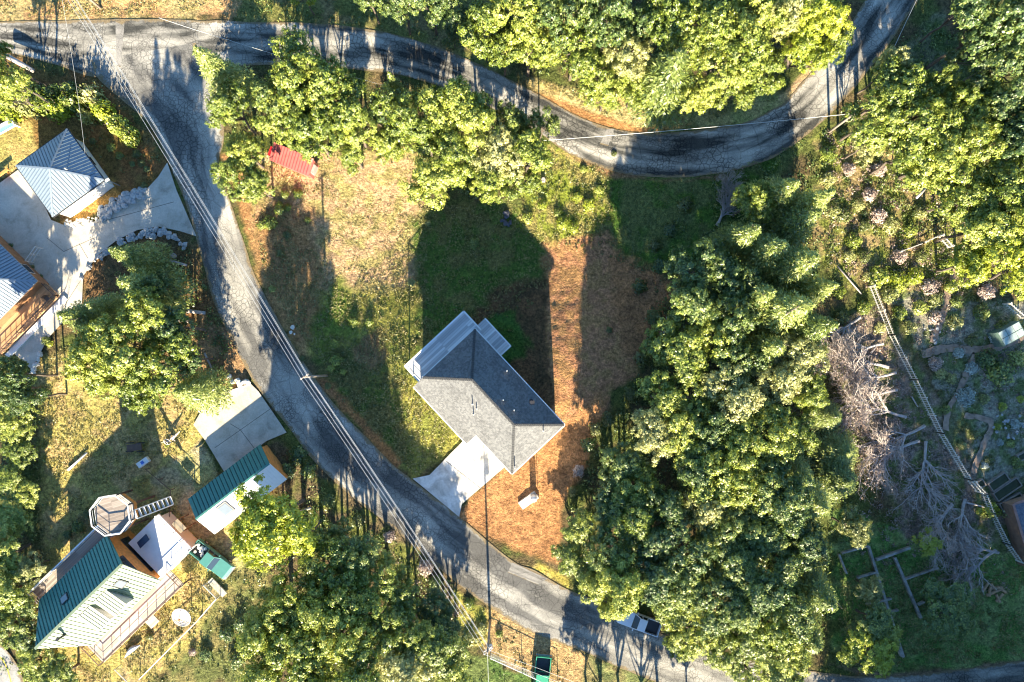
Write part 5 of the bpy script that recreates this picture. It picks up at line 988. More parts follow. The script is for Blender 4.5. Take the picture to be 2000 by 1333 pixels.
# ------------------------------------------------------------------ vehicles
def wheel_set(t, P, xs, hw, z0, r=.36):
    for x in xs:
        for s in (-1, 1):
            m = MB(); c = P(x, s * hw, z0 + r); ax = Vector((P.v.x, P.v.y, 0)) * .11
            m.tube([c - ax, c + ax], r, 16); o = m.build('wheel', RUB, t); k = MB(); k.tube([c - ax * 1.06, c + ax * 1.06], r * .58, 12); k.build('rim', GREYM, o)
def pickup(px, py, dirpx, paint, label, L=5.3, hw=.95, bedmat=None, load=None, trim=None):
    c = G(px, py, .9); P = fr((c.x, c.y), (dirpx[0], -dirpx[1])); z = gz(c.x, c.y) + .05; t = thing('pickup_truck', P(0, 0, z), label, 'pickup truck'); h = L / 2
    def hull(name, pr, wd, mat, parent, bev=.05):
        m = MB(); n = len(pr); m.add([P(x, -wd, z + y) for x, y in pr] + [P(x, wd, z + y) for x, y in pr], [tuple(range(n)), tuple(reversed(range(n, 2 * n)))] + [(i, (i + 1) % n, (i + 1) % n + n, i + n) for i in range(n)]); return m.build(name, mat, parent, bevel=bev)
    bd = hull('body', [(-h + 2.0, .4), (h - .1, .4), (h, .6), (h - .05, .92), (h - .3, 1.02), (.75, 1.12), (-h + 2.0, 1.12)], hw, paint, t)
    m = MB(); x0, x1 = -h, -h + 1.99; fbox(m, P, x0, x1, -hw, hw, z + .42, z + .56)
    for s in (-1, 1): fbox(m, P, x0, x1, s * hw - s * .1, s * hw, z + .561, z + 1.12)
    fbox(m, P, x0, x0 + .08, -hw + .101, hw - .101, z + .561, z + 1.12); m.build('bed', paint, t)
    m = MB(); fbox(m, P, x0 + .1, x1, -hw + .12, hw - .12, z + .565, z + .60); m.build('bed_liner', bedmat or DARK, t)
    a0, a1, zc, zr = -h + 1.9, .9, 1.12, 1.72; wb, wt = hw - .06, hw - .22
    m = MB(); m.add([P(a0, -wb, z + zc), P(a1, -wb, z + zc), P(a1, wb, z + zc), P(a0, wb, z + zc), P(a0 + .2, -wt, z + zr), P(a1 - .65, -wt, z + zr), P(a1 - .65, wt, z + zr), P(a0 + .2, wt, z + zr)], [(3, 2, 1, 0), (4, 5, 6, 7), (0, 1, 5, 4), (1, 2, 6, 5), (2, 3, 7, 6), (3, 0, 4, 7)]); cb = m.build('cab', GLASS, t)
    m = MB(); m.slab([P(a0 + .12, -wt - .03, z + zr + .06), P(a1 - .62, -wt - .03, z + zr + .06), P(a1 - .62, wt + .03, z + zr + .06), P(a0 + .12, wt + .03, z + zr + .06)], .09)
    for s in (-1, 1):
        for (xa, xb) in ((a0 + .02, a0 + .22), (a1 - .02, a1 - .67)): m.beam(P(xa, s * wb, z + zc), P(xb, s * wt, z + zr), .1)
        m.beam(P(-.1, s * wb, z + zc), P(-.05, s * wt, z + zr), .1)
    m.build('cab_roof', paint, t, bevel=.03)
    for s in (-1, 1):
        m = MB(); m.box(P(h - .04, s * (hw - .22), z + .8), (.08, .3, .16), P.ang); m.build('headlight', plain('lamp_glass', (.8, .8, .75), .2), t)
        m = MB(); m.box(P(-h - .02, s * (hw - .1), z + .9), (.05, .14, .3), P.ang); m.build('tail_light', plain('red_lens', (.4, .02, .02), .3), t)
        m = MB(); m.box(P(.62, s * (hw + .14), z + 1.22), (.1, .24, .16), P.ang); m.build('wing_mirror', paint, t)
    m = MB(); fbox(m, P, h, h + .12, -hw, hw, z + .42, z + .62); m.build('bumper', GREYM, t); m = MB(); fbox(m, P, -h - .14, -h, -hw, hw, z + .42, z + .58); m.build('bumper', GREYM, t)
    wheel_set(t, P, (-h + 1.0, h - .95), hw - .08, z - .05)
    return P, z, t
P, z, t = pickup(413, 1093, (72, 58), plain('teal_car_paint', (.07, .22, .19), .35, var=.06), 'old teal pickup truck with junk in its bed, on the grass', 5.8, 1.05)
for k in range(14):
    c = P(-2.9 + .3 + 1.5 * random.random(), random.uniform(-.6, .6), z + .72 + .1 * (k % 3)); jn = thing('scrap_bag', c, 'white bag of scrap heaped in the bed of the teal pickup', 'bag', 'white scrap bags in the teal pickup')
    m = MB(); m.dome(c - Vector((0, 0, .12)), random.uniform(.16, .26), random.uniform(.2, .3), 8, 3); m.build('sack', WHITE, jn)
P, z, t = pickup(1249, 1216, (-50, -18), plain('white_car_paint', (.72, .74, .78), .3, var=.03), 'white pickup truck parked on the road under the overhanging trees', 5.5, .98)
P, z, t = pickup(1058, 1325, (-6, 60), plain('green_car_paint', (.05, .30, .17), .3, var=.05), 'green pickup truck at the bottom edge with its tailgate toward road', 5.6, .98)

# ------------------------------------------------------------------ utility poles and wires
WOODP = plain('pole_wood', (.30, .24, .19), .85, var=.2); WIRE = plain('wire_aluminium', (.62, .62, .60), .5, var=.02)
def pole(base, h, arm, label, arms=1, tr=False):
    t = thing('utility_pole', base, label, 'utility pole'); m = MB(); m.tube([base - Vector((0, 0, 1)), base + Vector((0, 0, h))], [.17, .11], 10); m.build('pole_shaft', WOODP, t, True)
    a = Vector((arm[0], arm[1], 0)).normalized()
    for k in range(arms):
        z = base + Vector((0, 0, h - .25 - .8 * k)); m = MB(); m.beam(z - a * .6, z + a * .6, .13, .13); o = m.build('crossarm', WOODP, t)
        for s in (-.4, 0, .4): i = MB(); i.cyl(z + a * s + Vector((0, 0, .07)), .06, .16, 8); i.build('insulator', WHITE, o)
    if tr: m = MB(); q = base + Vector((0, 0, h - 2.0)) + Vector((.32, 0, 0)); m.cyl(q, .24, .8, 12); m.dome(q + Vector((0, 0, .8)), .24, .08, 12, 3); m.build('transformer', plain('transformer_grey', (.6, .61, .62), .4), t)
    return base + Vector((0, 0, h))
def wire(a, b, sag, r, label, grp='power lines'):
    pts = [a.lerp(b, k / 24) - Vector((0, 0, sag * 4 * (k / 24) * (1 - k / 24))) for k in range(25)]
    m = MB(); m.tube(pts, r, 5); o = m.build('power_line', WIRE); tag(o, label, 'power line', grp)
bA, bB, bC = G(638, 734), G(957, 1213), G(1620, 258)
dirAB = (bB - bA).normalized(); pa = Vector((dirAB.y, -dirAB.x, 0))
tA = pole(bA, 10, (pa.x, pa.y), 'utility pole leaning over the lower road beside the green verge')
tB = pole(bB, 10, (pa.x, pa.y), 'utility pole with transformer at the bottom edge beside the road', 2, True)
tC = pole(bC, 10, (.4, .9), 'utility pole at the right bend of the upper road')
bE = G(-20, -90); bE = V(95, -72, 10); bE.z = 0; tE = pole(bE, 10, (pa.x, pa.y), 'utility pole beyond the upper left corner')
nm = ['left', 'middle', 'right']
for k, s in enumerate((-.40, 0.0, .40)):
    o = Vector((pa.x * s, pa.y * s, -.02))
    wire(tE + o, tA + o, .5, .015, nm[k] + ' overhead wire from the top left corner to the roadside pole')
    wire(tA + o, tB + o, .5, .015, nm[k] + ' overhead wire from the roadside pole down to the bottom pole')
    if k != 1: wire(tB + o, V(1330, 1425, 9) + o, .5, .015, nm[k] + ' overhead wire from the bottom pole toward lower right')
wire(tE - Vector((0, 0, 2)), tA - Vector((0, 0, 2)), .6, .018, 'thick lower cable from the top left corner to the roadside pole')
wire(tA - Vector((0, 0, 2)), tB - Vector((0, 0, 2)), .6, .022, 'thick lower cable from the roadside pole to the bottom pole')
wire(tB, V(958, 1500, 9), .3, .018, 'overhead wire from the bottom pole straight down the picture')
wire(tC - Vector((0, 0, 3.4)), G(1060, 275, 4.0), .5, .026, 'white cable crossing the curve of the upper road')
wire(tC, V(1840, -100, 6), .5, .018, 'overhead wire from the right pole along the upper road')
wire(V(110, -60, 8), V(166, 300, 4.6), .4, .012, 'thin service wire ending at the pyramid-roofed garage')
wire(V(310, 35, 8), V(452, 80, 6), .2, .018, 'thin white wire over the left end of the upper road')
wire(G(450, 80, 5), G(1000, 230, 4), 1.0, .015, 'thin cable between trees beside the upper road')

# ------------------------------------------------------------------ stones
def stone_mesh(seed):
    rg = random.Random(seed); bm = bmesh.new(); bmesh.ops.create_icosphere(bm, subdivisions=2, radius=1)
    pl = [(Vector((rg.gauss(0, 1), rg.gauss(0, 1), rg.gauss(0, 1))).normalized(), rg.uniform(.55, .85)) for _ in range(9)]
    for v in bm.verts:
        for n, dd in pl:
            k = v.co.dot(n)
            if k > dd: v.co -= n * (k - dd)
    me = bpy.data.meshes.new('stone'); bm.to_mesh(me); bm.free(); return me
STONE = [stone_mesh(k) for k in range(7)]
SMAT = plain('quarry_stone', (.30, .31, .32), .8, var=.35, scale=1.2, c2=(.52, .52, .50)); SMATW = plain('pale_driftwood_stone', (.66, .62, .55), .8, var=.2)
def stones(path, width, n, label, grp, s0, s1, mat):
    e = resample(path, 60)
    for k in range(n):
        q = e[random.randrange(60)]; i = random.uniform(-1, 1) * width; x = q[0] + random.uniform(-1, 1) * width * .7; y = q[1] + i
        p = G(x, y); r = random.uniform(s0, s1); me = STONE[random.randrange(7)].copy() if False else STONE[random.randrange(7)]
        o = bpy.data.objects.new('rock', me); COL.objects.link(o)
        if not me.materials: me.materials.append(SMAT)
        setmat(o, mat); o.location = p + Vector((0, 0, r * .3)); o.scale = (r * random.uniform(.8, 1.3), r * random.uniform(.8, 1.2), r * random.uniform(.6, .9)); o.rotation_euler = (random.uniform(-.4, .4), random.uniform(-.4, .4), random.uniform(0, 6.28)); tag(o, label, 'rock', grp)
stones([(195, 425), (220, 405), (245, 390), (278, 378)], 10, 75, 'grey quarry rock in the bank of stones above the concrete driveway', 'rocks above the driveway', .28, .55, SMAT)
stones([(195, 425), (230, 400), (265, 382)], 8, 15, 'grey quarry rock in the bank of stones above the concrete driveway', 'rocks above the driveway', .4, .65, SMAT)
stones([(125, 434), (150, 438), (185, 430)], 8, 40, 'pale sunlit rock at the left end of the bank by the garage', 'pale rocks by the garage', .16, .36, SMATW)
stones([(232, 474), (270, 460), (310, 455), (345, 466), (362, 484)], 7, 60, 'grey quarry rock in the curved row below the concrete driveway', 'rocks below the driveway', .24, .45, SMAT)
stones([(228, 478), (200, 500), (172, 530), (163, 542)], 5, 26, 'small grey rock edging the left side of the planted bed', 'rocks edging the bed', .2, .34, SMAT)
stones([(80, 690), (66, 720), (60, 745)], 5, 16, 'pale rock tumbling beside the lower end of the concrete driveway', 'rocks at the driveway foot', .2, .4, SMATW)
stones([(568, 640), (575, 650)], 6, 6, 'white rock in the small pile beside the lower road', 'white rocks by the road', .15, .3, SMATW)
stones([(445, 742), (470, 748), (485, 742)], 7, 9, 'pale boulder at the edge of the brown bank by the road', 'boulders on the brown bank', .25, .5, SMATW)
stones([(1940, 830), (1970, 820), (1990, 850)], 22, 24, 'small grey stone scattered in the shaded garden', 'stones in the shaded garden', .12, .26, SMAT)
stones([(1830, 640), (1815, 660)], 18, 10, 'grey stone beside the garden path near the fence', 'stones by the garden path', .15, .3, SMAT)
stones([(985, 425), (995, 440)], 9, 12, 'dark stone in the heap on the shaded lawn', 'dark heap on the lawn', .25, .45, plain('dark_stone', (.09, .09, .11), .8))

# ------------------------------------------------------------------ fallen dead trees, logs
def dead_tree(px, py, ang, L, label, twig=1.0, dense=5, seed=0):
    rg = random.Random(seed); b = G(px, py, .3); t = thing('fallen_tree', b, label, 'fallen tree', 'dead trees felled in the clearing'); m = MB(); tw = []
    dv = Vector((math.cos(ang), math.sin(ang), .04))
    def grow(p, d, ln, r, lv):
        k = 5; pts = [p]; 
        for i in range(k):
            d = (d + Vector((rg.gauss(0, .12), rg.gauss(0, .12), rg.gauss(0, .05) + .02))).normalized(); q = pts[-1] + d * ln / k; q.z = max(q.z, gz(q.x, q.y) + .12); pts.append(q)
            if lv < 3 and i >= (1 if lv == 0 else 0):
                for s in range(3 if lv == 0 else rg.choice((0, 1, 1, 1, 2))):
                    sg = rg.choice((-1, 1)); a = sg * rg.uniform(.35, .75); e = Vector((d.x * math.cos(a) - d.y * math.sin(a), d.x * math.sin(a) + d.y * math.cos(a), d.z + rg.uniform(-.1, .35))).normalized()
                    grow(pts[-1], e, ln * rg.uniform(.42, .66), max(.015, r * .60 * (1 - i / k * .4)), lv + 1)
            if lv >= 2 and rg.random() < .5: tw.append((pts[-1], d))
        m.tube(pts, [max(.012, r * (1 - .7 * i / k)) for i in range(k + 1)], 5 if lv < 2 else 3)
    grow(b, dv, L * 1.15, .22, 0); m.build('branches', DEADWOOD, t)
    if tw and twig > 0:
        C = []; N = []; n = 1 if twig < .9 else 2
        for p, d in tw:
            for _ in range(n): C.append(p + Vector((rg.gauss(0, .16), rg.gauss(0, .16), abs(rg.gauss(0, .10))))); N.append((rg.gauss(0, 1), rg.gauss(0, 1), rg.gauss(0, 1)))
        C = np.array(C) - np.array(b); v = leaves(C, np.array(N), rng.uniform(.12, .34, len(C)), .14); me = npmesh('twigs', v, qf(len(v)), LEAF['x']); o = bpy.data.objects.new('twigs', me); finish(o, t)
DT = [(1725, 672, 180, 4.6, .5), (1735, 718, 176, 5.0, 1), (1750, 728, 188, 5.2, 1), (1752, 762, 200, 5.2, 1), (1770, 815, 170, 5.6, 1), (1806, 832, 205, 6.0, 1), (1808, 862, 262, 5.2, .8), (1795, 862, 200, 5.2, 1), (1860, 985, 235, 4.2, 1), (1885, 975, 255, 4.2, 1), (1950, 1080, 165, 4.4, 1), (1945, 1075, 215, 4.6, 1), (1680, 620, 225, 3.6, .4), (1665, 690, 200, 3.8, 1.4), (1400, 440, 60, 2.6, .4), (1440, 400, 120, 2.4, .5)]
DL = ['uppermost bare dead tree near the fence', 'dead tree with pinkish twigs left of the fence', 'bare felled tree beside pinkish twigs, its butt toward the fence', 'dead branching tree just below the pink twig heap', 'pale forked dead tree pointing left in mid clearing', 'thick grey felled trunk pointing lower left in the clearing', 'dead tree pointing straight down in the clearing', 'heap of dead branches in the middle of the clearing', 'dead branches spreading at the lower right of clearing', 'thin dead tree beside the lower picket fence', 'dead tree lying left from the fence at lower right', 'dead forked tree pointing lower left above the woodpile', 'thin fallen trunk in brush above the clearing', 'heap of pinkish dry twigs at the wood edge', 'bare grey dead tree at the top of the wood', 'pale dead snag tangled at the top left of wood']
for k, (x, y, a, L, tw) in enumerate(DT): dead_tree(x, y, R(a), L, DL[k], tw, seed=k)
def log(a, b, r, mat, label, lift=0.0, name='log'):
    p, q = G(*a), G(*b); z = Vector((0, 0, r * .7 + lift)); t = thing(name, p, label, 'log'); m = MB(); m.tube([p + z, p.lerp(q, .5) + z * 1.05, q + z], [r, r * .9, r * .75], 8); m.build('log_trunk', mat, t, True)
log((316, 506), (366, 519), .22, DEADWOOD, 'pale log lying in the bed beside the lower road'); log((352, 606), (402, 612), .28, DEADWOOD, 'thick pale log lying below the other log in the bed')
log((345, 625), (380, 632), .14, DEADWOOD, 'thin pale log under the thick log'); log((134, 918), (171, 884), .16, plain('white_driftwood', (.62, .60, .56), .8), 'white driftwood log lying on the dry yard grass')
log((30, 120), (80, 148), .35, DEADWOOD, 'pale leaning trunk at the upper left corner', 1.2); log((1295, 660), (1302, 618), .09, DEADWOOD, 'thin white fallen stem at the left edge of wood')
log((1635, 520), (1682, 575), .1, DEADWOOD, 'thin bare fallen stem in the brush above the fence'); log((400, 690), (418, 728), .14, DEADWOOD, 'short pale log on the brown bank')
log((1775, 393), (1795, 372), .2, DEADWOOD, 'pale leaning stem at the edge of the sunny trees', 1.5); log((1880, 980), (1940, 995), .12, DEADWOOD, 'pale bare branch lying above the lower fence')
log((445, 765), (490, 750), .12, DEADWOOD, 'white pole lying along the top of the shop driveway'); log((585, 1000), (608, 992), .2, DEADWOOD, 'grey log end beside the grove'); 
log((1780, 775), (1792, 795), .1, DEADWOOD, 'short pale branch beside the picket fence'); log((1700, 690), (1715, 672), .12, DEADWOOD, 'short log at the upper left of the clearing')
# ruined foundation
def foundation():
    MOSS = plain('mossy_concrete', (.27, .26, .23), .9, var=.45, scale=1.5); p0 = G(1710, 1090); t = thing('foundation_ruin', p0, 'low mossy concrete foundation walls in the shaded grass at lower right', 'foundation')
    L = [((1637, 1082), (1652, 1120)), ((1642, 1080), (1694, 1066)), ((1694, 1066), (1762, 1282)), ((1709, 1093), (1775, 1069)), ((1745, 1088), (1796, 1206)), ((1766, 1130), (1830, 1108)), ((1672, 1128), (1708, 1117)), ((1690, 1180), (1738, 1168)), ((1725, 1197), (1752, 1190)), ((1735, 1220), (1757, 1280)), ((1858, 1110), (1868, 1135)), ((1790, 1180), (1802, 1174))]
    for k, (a, b) in enumerate(L):
        p, q = G(*a), G(*b); m = MB(); up = Vector((0, 0, .14 + .012 * k)); m.beam(p + up, q + up, .34 if k in (2, 4, 3) else .22, .5); m.build('wall', MOSS, t, bevel=.03)
foundation()
# firewood, implements, small things
c = G(1940, 1155)
for k in range(9):
    a = random.uniform(0, 3.14); p = c + Vector((random.uniform(-1.2, 1.2), random.uniform(-.9, .9), .18)); p.z = gz(p.x, p.y) + .18; t = thing('firewood_log', p, 'short cut log in the small scattered woodpile at lower right', 'log', 'cut logs of the small woodpile')
    m = MB(); dv = Vector((math.cos(a), math.sin(a), .05)) * random.uniform(.4, .8); m.tube([p - dv, p + dv], .17, 9); m.build('log_trunk', plain('cut_wood', (.34, .22, .12), .8), t)
def implements():
    c = G(338, 855); IW = plain('pale_rusty_iron', (.55, .48, .45), .6, var=.25); t = thing('hay_rake', c, 'pale old farm implement with wheel and bars on the dry grass', 'farm implement')
    m = MB(); n = 14; q = c + Vector((-.5, -.5, .55)); m.tube([q + Vector((math.cos(6.283 * k / n) * .42, math.sin(6.283 * k / n) * .36, math.sin(6.283 * k / n) * .2)) for k in range(n + 1)], .05, 5)
    for k in range(4): m.tube([q, q + Vector((math.cos(1.57 * k) * .42, math.sin(1.57 * k) * .36, math.sin(1.57 * k) * .2))], .03, 4)
    m.build('wheel', IW, t); m = MB(); m.beam(c + Vector((-.6, -.6, .5)), c + Vector((.9, .6, .7)), .12); m.beam(c + Vector((.1, -.3, .45)), c + Vector((1.3, .9, .9)), .1); m.beam(c + Vector((-.2, .2, .4)), c + Vector((.5, -.4, .5)), .09); m.build('frame', IW, t)
    m = MB(); m.beam(c + Vector((.6, .3, .7)), c + Vector((.7, .4, 1.5)), .08); m.build('lever', IW, t)
    c = G(268, 873); t = thing('wagon', c, 'dark old wagon with wheels in the shadow of the lookout', 'wagon'); m = MB(); m.box((c.x, c.y, .7), (1.9, .9, .12), .15); m.build('bed', BROWNW, t)
    for sx in (-.7, .7):
        for sy in (-.55, .55):
            m = MB(); q = Vector((c.x + sx, c.y + sy, .48)); m.tube([q + Vector((math.cos(6.283 * k / 14) * .46, 0, math.sin(6.283 * k / 14) * .46)) for k in range(15)], .05, 5)
            for k in range(6): m.tube([q, q + Vector((math.cos(1.047 * k) * .46, 0, math.sin(1.047 * k) * .46))], .025, 4)
            m.build('wheel', DARK, t)
    c = G(278, 904, .6); t = thing('storage_chest', c, 'white storage chest with blue lid patch beside the wagon', 'chest'); m = MB(); m.box((c.x, c.y, .3), (1.6, .75, .6), .62); m.build('box', WHITE, t, bevel=.05)
    m = MB(); m.box((c.x, c.y, .63), (.4, .4, .05), .62); m.build('lid_patch', plain('blue_plastic', (.08, .18, .6), .4), t)
    # tank on a slab beside the new driveway
    c = G(1033, 977, .1); t = thing('concrete_slab', c, 'white concrete slab lying on the orange dirt by the house', 'slab'); P = fr((c.x, c.y), (1, .72)); z = gz(c.x, c.y); m = MB(); fbox(m, P, -1.35, 1.25, -.55, .55, z - .15, z + .22); m.build('pad', CONCN, t, bevel=.03)
    q = P(.75, 0, z + .22); t = thing('pressure_tank', q, 'grey round-topped water tank standing on the white slab', 'tank'); m = MB(); m.cyl(q, .40, 1.6, 18); m.dome(q + Vector((0, 0, 1.6)), .40, .32, 18, 5); m.build('tank_body', plain('tank_grey', (.62, .64, .64), .4), t, True)
    m = MB(); m.tube([q + Vector((.1, .1, 1.85)), q + Vector((.1, .1, 2.15)), q + Vector((.55, .3, 2.15)), q + Vector((.55, .3, 0))], .04, 6); m.build('pipe', GREYM, t)
    # blue and white trough at the left edge
    c = G(15, 249, .5); t = thing('swing_bench', c, 'blue and white bench-like frame at the left edge above the garage', 'bench'); P = fr((c.x, c.y), (1, .55)); z = 0
    m = MB(); fbox(m, P, -2, 1.1, -.3, .3, .55, .68); m.build('seat', plain('bench_blue', (.15, .33, .65), .5), t); m = MB(); fbox(m, P, -2, 1.1, .301, .42, .5, 1.1); m.build('backrest', WHITE, t); m = MB(); fbox(m, P, -2, 1.1, -.4, -.301, .5, .72); fbox(m, P, 1.101, 1.25, -.5, .5, 0, 1.2); m.build('frame', WHITE, t)
    c = G(6, 340, .5); t = thing('wood_rail', c, 'orange wooden rail at the left edge beside the concrete', 'rail'); m = MB(); m.beam(c + Vector((-1.5, -1.0, .1)), c + Vector((.7, .6, .1)), .3, .2); m.beam(c + Vector((.3, .3, -.6)), c + Vector((.3, .3, .1)), .15); m.build('beam', CEDAR, t)
    c = G(850, 46, .1); t = thing('tyre', c, 'old pale tyre lying on the bank above the upper road', 'tyre'); m = MB(); m.tube([c + Vector((math.cos(6.283 * k / 14) * .34, math.sin(6.283 * k / 14) * .34, .05)) for k in range(15)], .11, 6); m.build('tread', GREYW, t)
    c = G(255, 1270, .4); t = thing('kayak', c, 'pale blue upturned boat lying below the plank deck', 'boat'); d = Vector((.75, .62, 0)); m = MB(); s = Vector((-.62, .75, 0)) * .36; n = 9; pr = []
    rows = []
    for k in range(n): u = k / (n - 1); w = math.sin(math.pi * min(max(u, .03), .97)); p = c + d * (2.6 * (u - .5)) - s * (1 - w) * .9; rows.append([p - s * w - Vector((0, 0, .3)), p - s * w * .7, p + Vector((0, 0, .14 * w)), p + s * w * .7, p + s * w - Vector((0, 0, .3))])
    b = []; [b.extend(r) for r in rows]; m.add(b, [(i * 5 + j, i * 5 + j + 1, (i + 1) * 5 + j + 1, (i + 1) * 5 + j) for i in range(n - 1) for j in range(4)]); m.build('hull', plain('pale_blue_hull', (.45, .58, .72), .35), t, True)
    for k, (x, y) in enumerate(((338, 500), (1061, 352))):
        c = G(x, y, .1); t = thing('tree_stump', c, ['pale cut stump in the bed below the rocks', 'pale cut stump on the grass right of the lawn trees'][k], 'stump'); m = MB(); m.tube([c - Vector((0, 0, .3)), c + Vector((0, 0, .35))], [.36, .28], 10); m.build('stump_wood', DEADWOOD, t)
    for k, (x, y) in enumerate(((333, 17), (1130, 940))): pass
    # wooden steps with posts (yard) : garden arbour frame in the lower left yard
    a, b, c2, d2 = G(292, 915), G(340, 955), G(338, 1040), G(300, 1075); t = thing('yard_rail', a, 'thin brown post and rail fence around the lookout corner', 'fence'); m = MB(); up = Vector((0, 0, 1))
    for p, q in ((a, b), (b, c2)): m.beam(p + up, q + up, .07)
    m.build('rail', BROWNW, t)
    for p in (a, a.lerp(b, .5), b, b.lerp(c2, .5), c2): m = MB(); m.beam(p - up * .2, p + up * 1.05, .09); m.build('post', BROWNW, t)
implements()

# ------------------------------------------------------------------ off-frame trees that shade the lower right
OFF = [(1700, 1440, 56, 14, 'b'), (1760, 1450, 66, 19, 'b'), (1830, 1440, 70, 23, 'b'), (1920, 1440, 70, 24, 'b'), (2010, 1440, 70, 24, 'b'), (2095, 1400, 70, 24, 'b'), (2090, 1280, 62, 22, 'b'), (2095, 1150, 60, 20, 'b'), (1975, 1490, 66, 26, 'c'), (1870, 1490, 66, 26, 'c'), (1780, 1500, 66, 25, 'c')]
OFF += [(1150, 1425, 46, 9, 'b'), (1215, 1435, 56, 10.5, 'b'), (1285, 1435, 56, 10.5, 'b'), (1345, 1440, 40, 8, 'b'), (1180, 1490, 50, 11, 'b'), (1260, 1500, 50, 11, 'b')]
OFF += [(1640 + 45 * k, 1412 + 14 * (k % 2), 46, 10 + 2 * (k % 3), 'c') for k in range(10)] + [(1740 + 55 * k, 1462, 56, 17, 'c') for k in range(7)]
for k, (x, y, r, h, sh) in enumerate(OFF):
    b = G(x, y); Rw = r / 15.0; t = thing('evergreen_tree' if sh == 'b' else 'fir_tree', b, ('dark evergreen' if sh == 'b' else 'dark fir') + (' beyond the bottom right road' if x > 1400 else ' below the bottom edge, right of the green pickup'), 'tree', ('evergreens beyond the bottom right road' if x > 1400 else 'evergreens below the bottom edge') if sh == 'b' else 'firs beyond the bottom right road'); R0, H0 = (4.5, 13) if sh == 'b' else (3.0, 14)
    c = bpy.data.objects.new('crown', CROWN[sh, k % 5]); COL.objects.link(c); c.parent = t; setmat(c, LEAF['d']); q = bpy.data.objects.new('trunk', TRUNK[sh, k % 5]); COL.objects.link(q); q.parent = t
    t.scale = (Rw / R0, Rw / R0, h / H0); t.rotation_euler = (0, 0, k)

# ------------------------------------------------------------------ ground cover that nobody could count
DENS = {'grass': 3.4, 'weeds': 1.5}
def scatter(name, zones, label, mat, per, rad, ls, hgt, kind_seed):
    rg = np.random.default_rng(kind_seed); out = []
    for poly, dens in zones:
        dens *= DENS.get(name, 1)
        xs = [p[0] for p in poly]; ys = [p[1] for p in poly]; area = (max(xs) - min(xs)) * (max(ys) - min(ys)) / 225.0; n = int(area * dens)
        X = rg.uniform(min(xs), max(xs), n); Y = rg.uniform(min(ys), max(ys), n)
        ok = (sdist(X, Y, poly) > 0) & (fbm(X / 38, Y / 38, kind_seed) > .40)
        for ex in NOGO: ok &= sdist(X, Y, ex) < -6
        X = X[ok]; Y = Y[ok]
        x = (X - CX) / F * (CH); y = -(Y - CY) / F * (CH); z = terr(x, y); x *= (CH - z) / CH; y *= (CH - z) / CH
        m = len(X); rr = rg.uniform(rad[0], rad[1], m); dv = rg.normal(size=(m, per, 3)); dv /= np.linalg.norm(dv, axis=2, keepdims=True); dv[:, :, 2] = np.abs(dv[:, :, 2])
        cen = np.stack([x, y, z - .12], 1)[:, None, :] + dv * rr[:, None, None] * np.array((1, 1, hgt)) * rg.uniform(.5, 1.05, (m, per, 1))
        nr = dv + rg.normal(size=(m, per, 3)) * .5; cen = cen.reshape(-1, 3); nr = nr.reshape(-1, 3); out.append(leaves(cen, nr, rg.uniform(ls[0], ls[1], len(cen)), .5, rg))
    v = np.concatenate(out); me = npmesh(name, v, qf(len(v)), mat); o = bpy.data.objects.new(name, me); COL.objects.link(o); tag(o, label, kind='stuff', cat=name.replace('_', ' '))
scatter('undergrowth', [([(1270, 640), (1340, 380), (1620, 250), (1650, 600), (1690, 900), (1600, 1300), (1450, 1290), (1120, 1130), (1115, 1000), (1180, 860), (1230, 760)], 1.1), ([(430, 100), (800, 145), (1090, 280), (1070, 390), (830, 380), (800, 320), (530, 300), (440, 380)], 1.0), ([(900, -20), (1660, -20), (1600, 100), (1500, 190), (1250, 230), (1000, 120)], .8), ([(470, 950), (560, 900), (880, 1140), (920, 1260), (900, 1340), (470, 1340)], 1.0), ([(110, 560), (370, 480), (460, 700), (420, 790), (160, 720)], .8), ([(0, 690), (80, 700), (90, 900), (60, 1340), (0, 1340)], 1.0), ([(1640, 120), (2010, -20), (2010, 620), (1860, 560), (1640, 400)], .8), ([(500, -20), (930, -20), (960, 120), (700, 50), (500, 44)], .6)],
        'low shaded weeds and brush growing under and between the trees', LEAF['d'], 26, (.35, .95), (.16, .34), .75, 5)
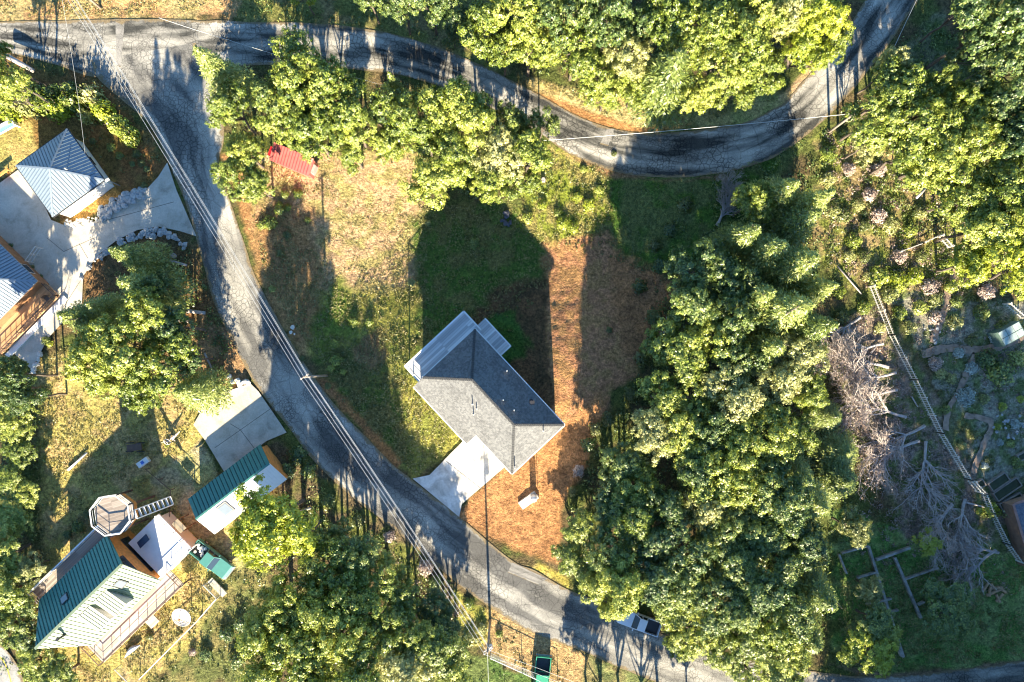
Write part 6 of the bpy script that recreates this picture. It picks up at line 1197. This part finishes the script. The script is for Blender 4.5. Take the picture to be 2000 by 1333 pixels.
scatter('weeds', [([(1600, 250), (1900, 400), (1900, 640), (1700, 560), (1610, 520)], 1.3), ([(1730, 560), (2010, 600), (2010, 1100), (1850, 780)], .9), ([(1610, 640), (1720, 600), (1900, 900), (1990, 1280), (1640, 1290), (1640, 900)], .7), ([(1060, 280), (1200, 300), (1500, 330), (1450, 480), (1280, 540), (1080, 470)], 1.0), ([(600, 680), (780, 640), (830, 800), (800, 920), (680, 800)], .8), ([(560, 380), (640, 560), (640, 700), (560, 560)], .25), ([(820, 430), (1060, 440), (1040, 640), (830, 680)], .35), ([(30, 140), (200, 150), (320, 290), (280, 380), (200, 320)], .4), ([(1280, 540), (1340, 480), (1320, 720), (1190, 870), (1150, 980), (1130, 920), (1240, 730)], 1.0), ([(880, 1150), (950, 1190), (1170, 1330), (1260, 1340), (890, 1340)], .5), ([(1020, 150), (1260, 215), (1530, 190), (1450, 240), (1250, 255)], .6), ([(400, 1140), (500, 1100), (490, 1340), (270, 1340)], .8)],
        'low olive weeds and small plants growing across the open ground', LEAF['w'], 18, (.18, .5), (.12, .26), .8, 6)
scatter('brush', [([(1600, 250), (1720, 300), (1900, 420), (1880, 640), (1700, 560), (1620, 520)], .8), ([(1610, 640), (1700, 620), (1800, 800), (1900, 960), (1900, 1080), (1720, 1040), (1650, 800)], 1.2), ([(1740, 600), (2000, 640), (2000, 900), (1880, 800)], .5), ([(1660, 980), (1980, 1060), (1980, 1180), (1660, 1080)], .5), ([(700, 1020), (880, 1140), (900, 1200), (860, 1220), (720, 1090)], .8)],
        'tangled dry brown twigs and leaf litter across the rough ground', LEAF['x'], 26, (.25, .8), (.10, .30), .5, 9)
scatter('grass', [([(470, 300), (830, 290), (840, 760), (905, 870), (800, 935), (650, 740), (520, 560)], 5), ([(60, 690), (240, 660), (420, 800), (300, 920), (440, 1140), (260, 1340), (60, 1340)], 4), ([(810, 400), (1075, 400), (1075, 560), (830, 690)], 3), ([(1020, 150), (1270, 210), (1530, 180), (1450, 240), (1250, 258)], 5), ([(1640, 1100), (2010, 1090), (2010, 1290), (1640, 1310)], 4), ([(-10, -10), (480, -10), (480, 38), (-10, 42)], 4), ([(1060, 290), (1190, 300), (1200, 460), (1080, 470)], 4)],
        'short dry and green grass tufts of the lawns and verges', LEAF['g'], 7, (.10, .26), (.09, .2), .7, 8)
